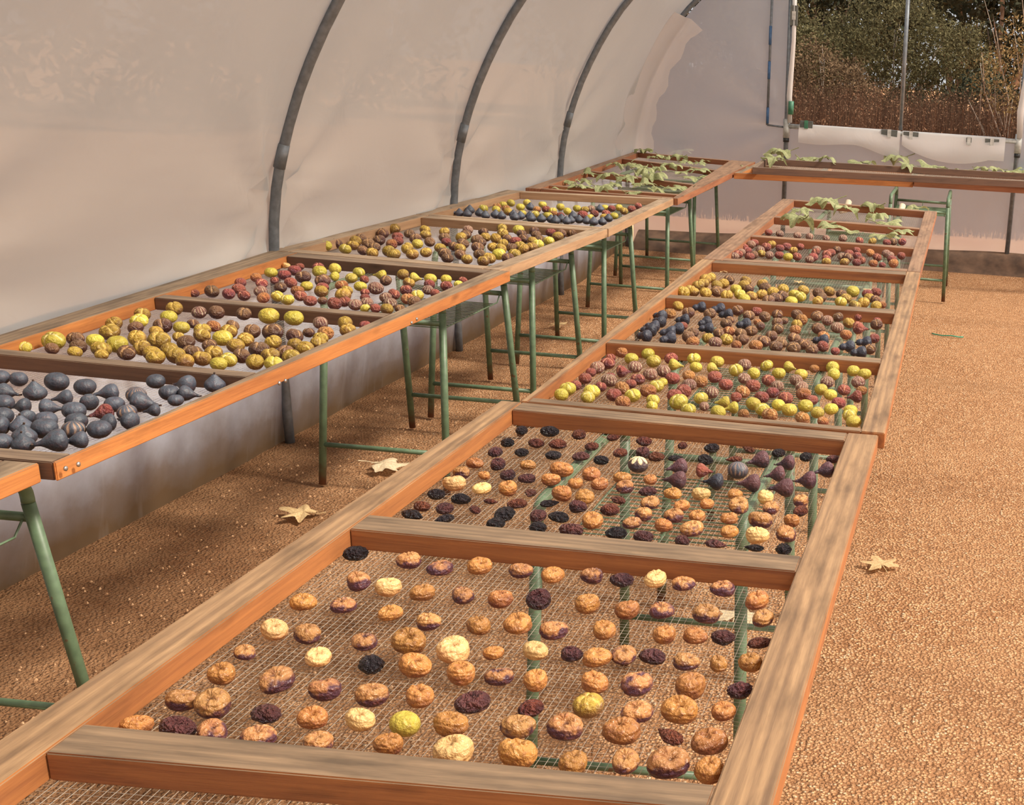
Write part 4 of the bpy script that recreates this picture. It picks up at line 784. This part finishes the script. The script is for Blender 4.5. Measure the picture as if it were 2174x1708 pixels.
# hoops: each one a steel pipe from ground to ground
for k, y in enumerate(HOOPS):
    t = empty('steel_hoop', (-.58, y, 0)); names = ['behind the camera', 'above the photo edge', 'left of the orange-edged frame', 'nearest one in view, rising behind the orange-edged frame', 'second one in view, rising beside the pale frame', 'third one in view, thin and grey beside the rough pale frame', 'last one, in the corner by the end wall']
    tag(t, 'grey steel tunnel hoop, '+names[k], 'tunnel hoop', 'hoops of the tunnel'); b = MB(); b.tube([(p[0]+.58+shift(y), 0, p[1]) for p in RP[::2]], .0205, 10); b.build('pipe', M['steel'], t, True)
    b = MB(); p = RP[iw+6]+np.array([shift(y), 0]); d = RP[iw+8]-RP[iw+4]; d /= np.linalg.norm(d); b.tube([(p[0]+.58-d[0]*.05, 0, p[1]-d[1]*.05), (p[0]+.58+d[0]*.05, 0, p[1]+d[1]*.05)], .0235, 10); b.build('sleeve', M['steel'], t, True)
# floor, outside ground
g = 60; V = []; Fc = []; nf = noise3(77, 8, 1.2)
for j in range(g+1):
    for i in range(g+1):
        x = -3.3+5.3*i/g; y = YN-.3+(YF-YN+.4)*j/g; V.append((x, y, .012*nf(np.array([[x*1.5, y*1.5, 0]]))[0]-.012))
for j in range(g):
    for i in range(g): a = j*(g+1)+i; Fc.append((a, a+1, a+g+2, a+g+1))
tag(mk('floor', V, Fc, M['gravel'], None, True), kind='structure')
b = MB(); b.box((-60, -40, -.30), (60, 90, -.05)); tag(b.build('ground_outside', M['earth']), kind='structure')
rs = random.Random(9); b = MB()
for _ in range(5000):                                # loose stones lying on the floor
    y = rs.uniform(.9, 8)**1.0; x = rs.uniform(-2.8, 1.2); r = rs.uniform(.0022, .0055); a = rs.uniform(0, PI); c, s = math.cos(a)*r, math.sin(a)*r; h = r*rs.uniform(.8, 1.3); z = .0; q = r*.6
    b.add([(x+c, y+s, z), (x-s*.8, y+c*.8, z), (x-c, y-s, z), (x+s*.8, y-c*.8, z), (x+c*.5, y+s*.5, z+h), (x-s*.4, y+c*.4, z+h*.9), (x-c*.5, y-s*.5, z+h), (x+s*.4, y-c*.4, z+h*.8)],
          [(4, 5, 6, 7), (0, 1, 5, 4), (1, 2, 6, 5), (2, 3, 7, 6), (3, 0, 4, 7)])
tag(b.build('loose_gravel', M['pebble']), 'loose orange grit scattered over the tunnel floor', 'gravel', None, 'stuff')
# earth bank along the end wall
V = []; Fc = []; n = 80
for j in range(n+1):
    x = -2.98+4.5*j/n; w_ = .05*nf(np.array([[x*3, 1, 0]]))[0]
    V += [(x, YF-.30+w_, -.015), (x, YF-.20+w_, .05+w_*.4), (x, YF-.08, .13+w_*.8), (x, YF-.02, .15+w_)]
for j in range(n):
    for i in range(3): a = j*4+i; Fc.append((a, a+4, a+5, a+1))
tag(mk('soil_bank', V, Fc, M['soil'], None, True), 'low dark bank of soil along the foot of the end wall', 'soil', None, 'stuff')
# ------------------------------------------------------------------ end wall with its window
YE = YF; e = lambda u, v, dy=0: aty(u, v, YE+dy)
wx0, wx1 = e(1680, 100).x, e(2166, 200).x+.02; wz0 = (e(1690, 268).z+e(2160, 300).z)/2; wz1 = 2.32
def endz(x): x = x+.18 if x < -.58 else x-.0; return float(np.interp(x, RP[:, 0][:61], RP[:, 1][:61])) if x < -.58 else float(np.interp(-1.16-x, RP[:, 0][:61], RP[:, 1][:61]))
V = []; Fc = []; nx, nz = 90, 60; nn = noise3(15, 8, 1.4)
xs = sorted(set([round(-3.04+4.72*i/nx, 4) for i in range(nx+1)]+[round(wx0, 4), round(wx1, 4)])); zs = sorted(set([round(.0+2.66*k/nz, 4) for k in range(nz+1)]+[round(wz0, 4), round(wz1, 4)]))
idx = {}
for i, x in enumerate(xs):
    top = endz(x) if x > -3.02 else 1.0
    for k, z in enumerate(zs):
        fx = abs(x-wx0); d = math.hypot(x-(wx0-.02), z-wz0); crease = .014*math.sin(math.atan2(z-wz0, wx0-x)*11)*math.exp(-d/.6)*min(d*5, 1) if x < wx0 else 0
        idx[i, k] = len(V); V.append((x, YE+.012+(.012*nn(np.array([[x*1.5, z*1.5, 0]]))[0]+crease)*(0 if (wx0-.01 <= x <= wx1+.01) else 1), min(z, max(top, .3))))
for i in range(len(xs)-1):
    for k in range(len(zs)-1):
        xm = (xs[i]+xs[i+1])/2; zm = (zs[k]+zs[k+1])/2
        if wx0 < xm < wx1 and wz0 < zm < wz1: continue
        if zm > endz(xm)+.05: continue
        Fc.append((idx[i, k], idx[i+1, k], idx[i+1, k+1], idx[i, k+1]))
tag(mk('wall_back', V, Fc, M['film_end'], None, True), kind='structure')
V = [(x, YN, z) for x in (-2.9, 1.75) for z in (0, 2.7)]; tag(mk('wall_front', V, [(0, 2, 3, 1)], M['film_roof']), kind='structure')
def post(name, pts, r, mat, label, extra=None, cat='post', group='posts of the end wall'):
    t = empty(name, (pts[0][0], pts[0][1], 0)); tag(t, label, cat, group); b = MB(); b.tube([Vector(p)-t.location for p in pts], r, 12); b.build('pipe', mat, t, True); return t
px = e(1668, 350).x; pl_ = post('window_post', [(px, YE-.03, 0), (px, YE-.03, 2.5)], .021, M['steel'], 'grey steel post at the left edge of the window opening')
pr_ = post('window_post', [(e(2150, 400).x, YE-.03, 0), (e(2160, 320).x+.01, YE-.03, 2.5)], .021, M['steel'], 'grey steel post at the right edge of the window opening')
px2 = e(1912, 280).x; pc_ = post('window_post', [(px2, YE-.03, wz0+.03), (e(1928, 0).x, YE-.03, 2.35)], .018, M['steel'], 'thin grey post dividing the window opening')
for t, xx in ((pl_, px), (pr_, e(2160, 320).x)):
    b = MB(); b.tube([(xx-t.location.x, 0, wz0-.10), (xx-t.location.x, 0, wz0+.06)], .030, 12); b.build('bracket', M['steel_pale'], t, True)
    b = MB(); b.tube([(xx-t.location.x, 0, wz0-.135), (xx-t.location.x, 0, wz0-.10)], .027, 12); b.build('collar', M['black'], t, True)
sill = empty('window_1', (px, YE-.035, wz0)); tag(sill, kind='structure')
b = MB(); b.tube([(0, 0, 0), (e(2165, 300).x-px, 0, 0)], .020, 12); b.build('sill_pipe', M['steel_pale'], sill, True)
b = MB(); b.tube([(0, 0, wz1-wz0), (e(2165, 300).x-px, 0, wz1-wz0)], .020, 12); b.build('head_pipe', M['steel_pale'], sill, True)
def flap(name, u0, u1, drop_, label, seed):
    x0, x1 = e(u0, 280).x, e(u1, 290).x; V = []; Fc = []; n = 40; m_ = 14
    for i in range(n+1):
        t = i/n; x = x0+(x1-x0)*t; L = drop_(t)
        pts = [(YE-.035+.027, wz0-.05), (YE-.030+.0, wz0+.025), (YE-.064, wz0+.008)]
        for k in range(m_+1):
            s = k/m_; V.append((x, YE-.060-.028*math.sin(s*2.2)-.010*math.sin(t*9+seed+s*2)*s, wz0+.022-L*s))
        V.append((x, YE-.035, wz0+.026)); V.append((x, YE-.010, wz0+.01))
    k_ = m_+3
    for i in range(n):
        for k in range(m_): a = i*k_+k; Fc.append((a, a+k_, a+k_+1, a+1))
        a = i*k_; Fc.append((a+m_+1, a+k_+m_+1, a+k_, a)); Fc.append((a+m_+2, a+k_+m_+2, a+k_+m_+1, a+m_+1))
    tag(mk(name, V, Fc, M['flap'], None, True), label, 'plastic flap', 'film flaps over the window sill')
flap('film_flap', 1698, 1912, lambda t: .15+.01*math.sin(t*9)+.07*smooth01(np.array((t-.55)/.45)).item(), 'white film flap folded over the left half of the window sill', 1)
flap('film_flap', 1917, 2135, lambda t: .10+.14*math.sin(min(1, t*1.15+.02)*PI*.80)**.8, 'white film flap sagging over the right half of the window sill', 4)
def clip(u, v, w_, mat, label, vertical=False, h=.06):
    p = e(u, v, -.06); t = empty('film_clip', p); tag(t, label, 'clip', 'clips holding the window film'); b = MB()
    if vertical: b.box((-.03, -.015, -h/2), (.03, .02, h/2))
    else: b.box((-w_/2, -.012, -.028), (w_/2, .03, .028))
    o = b.build('clamp', M['clip'], t); b = MB(); b.box((-.016, -.02, -.034), (.016, -.012, .034)); b.build('buckle', mat, t)
clip(1888, 283, .14, M['white'], 'dark clip with white buckle just left of the dividing post'); clip(1934, 287, .13, M['white'], 'dark clip with white buckle just right of the dividing post')
clip(2057, 299, .045, M['white'], 'small pale clip right of the middle of the right-hand flap'); clip(2106, 302, .12, M['white'], 'dark clip with white buckle near the right end of the sill')
clip(1712, 264, .11, M['tape_green'], 'dark green clip at the left end of the sill'); clip(1686, 33, .06, M['white'], 'black and grey clip high on the left window post', True, .16)
# film edging and tape up the left jamb
b = MB(); x = e(1684, 120).x; b.tube([(x+.0, YE-.055, wz0+.03), (x-.012, YE-.060, wz0+.25), (x+.008, YE-.060, wz0+.7), (x+.0, YE-.055, 2.4)], [.020, .024, .018, .020], 8)
tag(b.build('edge_roll', M['flap'], None, True), 'white rolled film edge up the left window post', 'film edge', 'rolled film edges')
b = MB(); x = e(2168, 250).x; b.tube([(x+.0, YE-.055, wz0+.03), (x-.012, YE-.060, wz0+.25), (x+.03, YE-.060, wz0+.7), (x+.04, YE-.055, 2.4)], [.024, .030, .020, .020], 8)
tag(b.build('edge_roll', M['flap'], None, True), 'white rolled film edge up the right window post', 'film edge', 'rolled film edges')
p = e(1679, 230, -.07); b = MB(); b.tube([(p.x, p.y, p.z-.05), (p.x, p.y, p.z+.06)], .025, 8); tag(b.build('green_tape', M['tape_green'], None, True), 'green tape wound on the left window post', 'tape')
# vertical strip and its blue tape left of the window, fixed to the film
p0 = e(1640, 0); p1 = e(1629, 265); p2 = e(1668, 270)
b = MB(); b.tube([(p0.x, YE-.006, 2.5), (p1.x, YE-.006, p1.z)], .012, 6); b.tube([(p1.x, YE-.006, p1.z), (p2.x, YE-.006, p2.z)], .009, 6)
tag(b.build('film_batten', M['steel'], None, True), 'thin grey batten outside the end film left of the window', 'batten')
for (v0, v1, l) in ((55, 95, 'upper blue tape on the thin batten left of the window'), (130, 168, 'middle blue tape on the thin batten left of the window'), (228, 262, 'lowest blue tape on the thin batten left of the window')):
    a = e(1638-9*v0/265, v0, -.022); c = e(1638-9*v1/265, v1, -.022); b = MB(); b.tube([a, c], .0135, 6); tag(b.build('blue_tape', M['blue'], None, True), l, 'tape', 'blue tapes on the batten')
# ------------------------------------------------------------------ outside: dry weeds, shrubs, trees
def leaf_cloud(name, blobs, n, size, mat, parent, seed, up=.3):
    rs = np.random.RandomState(seed); V = []; Fc = []
    tot = sum(b_[3]**2 for b_ in blobs)
    for (x, y, z, r, fz) in blobs:
        k = int(n*r*r/tot); d = rs.normal(size=(k, 3)); d /= np.linalg.norm(d, axis=1)[:, None]; rad = r*rs.uniform(.55, 1.0, k)**.6
        lump = 1+.18*np.sin(d[:, 0]*5+seed)*np.sin(d[:, 2]*6+seed*2)+.12*np.sin(d[:, 1]*9)
        c = d*(rad*lump)[:, None]*[1, 1, fz]+[x, y, z]
        for i in range(k):
            a = rs.normal(size=3); a /= np.linalg.norm(a); b_ = np.cross(a, rs.normal(size=3)); b_ /= np.linalg.norm(b_)+1e-9; s = size*rs.uniform(.6, 1.4); m_ = len(V); q = c[i]
            V += [q-a*s, q+b_*s*.36, q+a*s, q-b_*s*.36]; Fc.append((m_, m_+1, m_+2, m_+3))
    return mk(name, V, Fc, mat, parent)
def branches(name, base, tips, r, mat, parent, seed):
    rs = random.Random(seed); b = MB()
    for tp in tips:
        a = Vector(base); c = Vector(tp); pts = [a.lerp(c, t)+Vector((rs.uniform(-.06, .06), rs.uniform(-.06, .06), 0))*math.sin(PI*t) for t in [i/6 for i in range(7)]]
        b.tube(pts, [r*(1-.85*i/6) for i in range(7)], 6)
        for k in range(5):
            q = pts[2+k % 4]; d = (c-a)*rs.uniform(.15, .3)+Vector((rs.uniform(-.3, .3), rs.uniform(-.2, .2), rs.uniform(-.1, .3)))*(c-a).length*.35; b.tube([q, q+d*.5+Vector((0, 0, .02)), q+d], [r*.3, r*.2, r*.08], 5)
    return b.build(name, mat, parent, True)
def shrub(name, loc, label, cat, blobs, n, size, mat, tips, r, seed, group='shrubs beyond the end wall'):
    t = empty(name, loc); tag(t, label, cat, group); leaf_cloud('foliage', blobs, n, size, mat, t, seed); branches('stems', (0, 0, -.1), tips, r, M['twig'], t, seed); return t
shrub('tree', (-3.4, 27, 0), 'dark evergreen tree behind the olive shrubs left of the dividing post', 'tree', [(0, 0, 3.3, 1.8, 1.0), (1.1, .4, 2.7, 1.2, 1), (-1.3, .3, 3.0, 1.4, 1), (.3, 0, 4.6, 1.3, 1)], 16000, .075, M['bush_dark'], [(0, 0, 4), (.8, 0, 3.4), (-.9, .2, 3.6)], .11, 1, 'trees beyond the end wall')
shrub('tree', (.3, 27.5, 0), 'dark evergreen tree behind the olive shrubs right of the dividing post', 'tree', [(0, 0, 3.2, 1.7, 1.1), (1.7, .3, 3.4, 1.6, 1.1), (.5, 0, 4.6, 1.4, 1), (2.9, 0, 3.8, 1.6, 1.2)], 18000, .075, M['bush_dark'], [(0, 0, 4), (1, 0, 3.8), (2, .2, 3.9)], .11, 2, 'trees beyond the end wall')
shrub('tree', (-6.8, 28, 0), 'dark evergreen tree dimly seen behind the end film', 'tree', [(0, 0, 3.0, 2.0, 1.1), (-1.8, 0, 2.6, 1.6, 1)], 7000, .09, M['bush_dark'], [(0, 0, 4), (-1, 0, 3)], .11, 3, 'trees beyond the end wall')
for k, (x, y, l) in enumerate([(-8.5, 33, 'tall dark tree at the back left'), (-4.2, 34, 'tall dark tree at the back behind the dark evergreen'), (-.6, 35, 'tall dark tree at the back by the dividing post'), (3.0, 34, 'tall dark tree at the back right')]):
    shrub('tree', (x, y, 0), l, 'tree', [(0, 0, 3.0, 2.2, 1.2), (0, 0, 5.6, 1.9, 1.1), (-1.2, 0, 4.2, 1.7, 1), (1.3, 0, 4.2, 1.7, 1)], 14000, .11, M['bush_dark'], [(0, 0, 6), (.8, 0, 4.5), (-.9, .2, 4.5)], .14, 60+k, 'trees beyond the end wall')
shrub('shrub', (-1.5, 22.5, 0), 'rounded olive shrub seen right behind the dividing post', 'shrub', [(0, 0, 1.9, 1.15, .9), (.9, .2, 1.7, .9, .9), (-.9, .1, 1.6, .9, .9)], 26000, .030, M['bush_olive'], [(0, 0, 2.2), (.7, 0, 1.9), (-.7, 0, 1.8)], .04, 4)
shrub('shrub', (-3.6, 21.5, 0), 'dull green shrub behind weeds in the left of the window', 'shrub', [(0, 0, 1.8, 1.0, .9), (-.9, 0, 1.3, .9, 1.0), (.7, .2, 1.4, .8, 1.0)], 24000, .030, M['bush_olive'], [(0, 0, 2.1), (-.7, 0, 1.7), (.7, 0, 1.6)], .04, 5)
shrub('shrub', (-2.3, 19.5, 0), 'brownish dry shrub left of the dividing post', 'shrub', [(0, 0, 1.15, .8, .9), (-.8, 0, 1.1, .8, 1.0), (.5, 0, 1.0, .55, 1)], 20000, .026, M['bush_brown'], [(0, 0, 1.7), (-.7, 0, 1.4), (.5, 0, 1.2)], .03, 6)
shrub('shrub', (-4.2, 17.5, 0), 'pale brown shrub at the left edge of the window', 'shrub', [(0, 0, 1.2, .85, 1.1), (.6, 0, .9, .6, 1)], 14000, .024, M['bush_brown'], [(0, 0, 1.9), (.5, 0, 1.3), (-.6, 0, 1.5)], .03, 7)
shrub('shrub', (.1, 21.5, 0), 'dark shaded shrub low behind the weeds right of the dividing post', 'shrub', [(0, 0, .9, .95, .75), (-1.3, .2, .7, .8, .7), (1.0, 0, .9, .8, .8)], 12000, .045, M['bush_dark'], [(0, 0, 1.3), (-1, 0, .9), (.9, 0, 1.1)], .03, 8)
shrub('shrub', (.62, 15.2, 0), 'loose yellowish shrub with bare pale twigs at the right edge of the window', 'shrub', [(0, 0, 1.75, .66, 1.0), (.5, 0, 2.0, .7, 1.0), (-.35, 0, 1.55, .38, .9), (.55, 0, 1.3, .5, .8)], 5200, .022, M['bush_yellow'], [(-.65, -.1, 1.75), (-.5, 0, 2.1), (-.2, 0, 2.4), (.3, 0, 2.6), (-.75, -.1, 1.35), (.6, 0, 2.3), (-.4, -.1, 1.25)], .022, 9)
shrub('shrub', (2.4, 20, 0), 'brown-green shrub behind the yellowish one at the photo edge', 'shrub', [(0, 0, 1.9, 1.3, 1.1), (-1.0, .2, 1.5, .9, 1.1)], 11000, .05, M['bush_olive'], [(0, 0, 2.3), (-.8, 0, 1.9)], .04, 10)
rs = np.random.RandomState(4); V = []; Fc = []
for _ in range(19000):                               # dry weeds: thin bent stalks with seed leaves
    y = rs.uniform(14.0, 20.0); x = rs.uniform(-5.2, 2.6); h = rs.uniform(.7, 1.35)*(1.1 if y > 14.5 else .8); a = rs.uniform(0, 6.3); w_ = .0045; lx, ly = math.cos(a)*.14, math.sin(a)*.14
    m_ = len(V); V += [(x-w_, y, -.05), (x+w_, y, -.05), (x+lx*.5+w_*.7, y+ly*.5, h*.6), (x+lx*.5-w_*.7, y+ly*.5, h*.6), (x+lx, y+ly, h)]; Fc += [(m_, m_+1, m_+2, m_+3), (m_+3, m_+2, m_+4)]
    for k in range(5):
        t = rs.uniform(.35, 1); q = np.array([x+lx*t*t, y+ly*t*t, h*t]); d = rs.normal(size=3); d /= np.linalg.norm(d); e2 = np.cross(d, rs.normal(size=3)); e2 /= np.linalg.norm(e2); s = rs.uniform(.008, .022); m_ = len(V)
        V += [tuple(q), tuple(q+d*s+e2*s*.4), tuple(q+d*2*s), tuple(q+d*s-e2*s*.4)]; Fc.append((m_, m_+1, m_+2, m_+3))
tag(mk('dry_weeds', V, Fc, M['weed']), 'reddish-brown dry weeds filling the ground outside the window', 'weeds', None, 'stuff')
# a hedge far off on each side closes the view behind the film
for k, (x, y, l) in enumerate([(-16, 2, 'grey-green tree far left outside behind the film'), (-17, 9, 'grey-green tree outside behind the left film beyond the orange-edged frame'), (-16, 16, 'grey-green tree outside behind the left film near the corner'), (-13, 24, 'grey-green tree outside behind the corner of the tunnel')]):
    shrub('tree', (x, y, 0), l, 'tree', [(0, 0, 2.6, 2.6, .9), (0, 3.2, 2.3, 2.3, 1), (0, -3, 2.2, 2.3, 1)], 7000, .16, M['bush_olive'], [(0, 0, 3.4), (0, 2, 3), (0, -2, 3)], .12, 30+k, 'trees beside the tunnel')
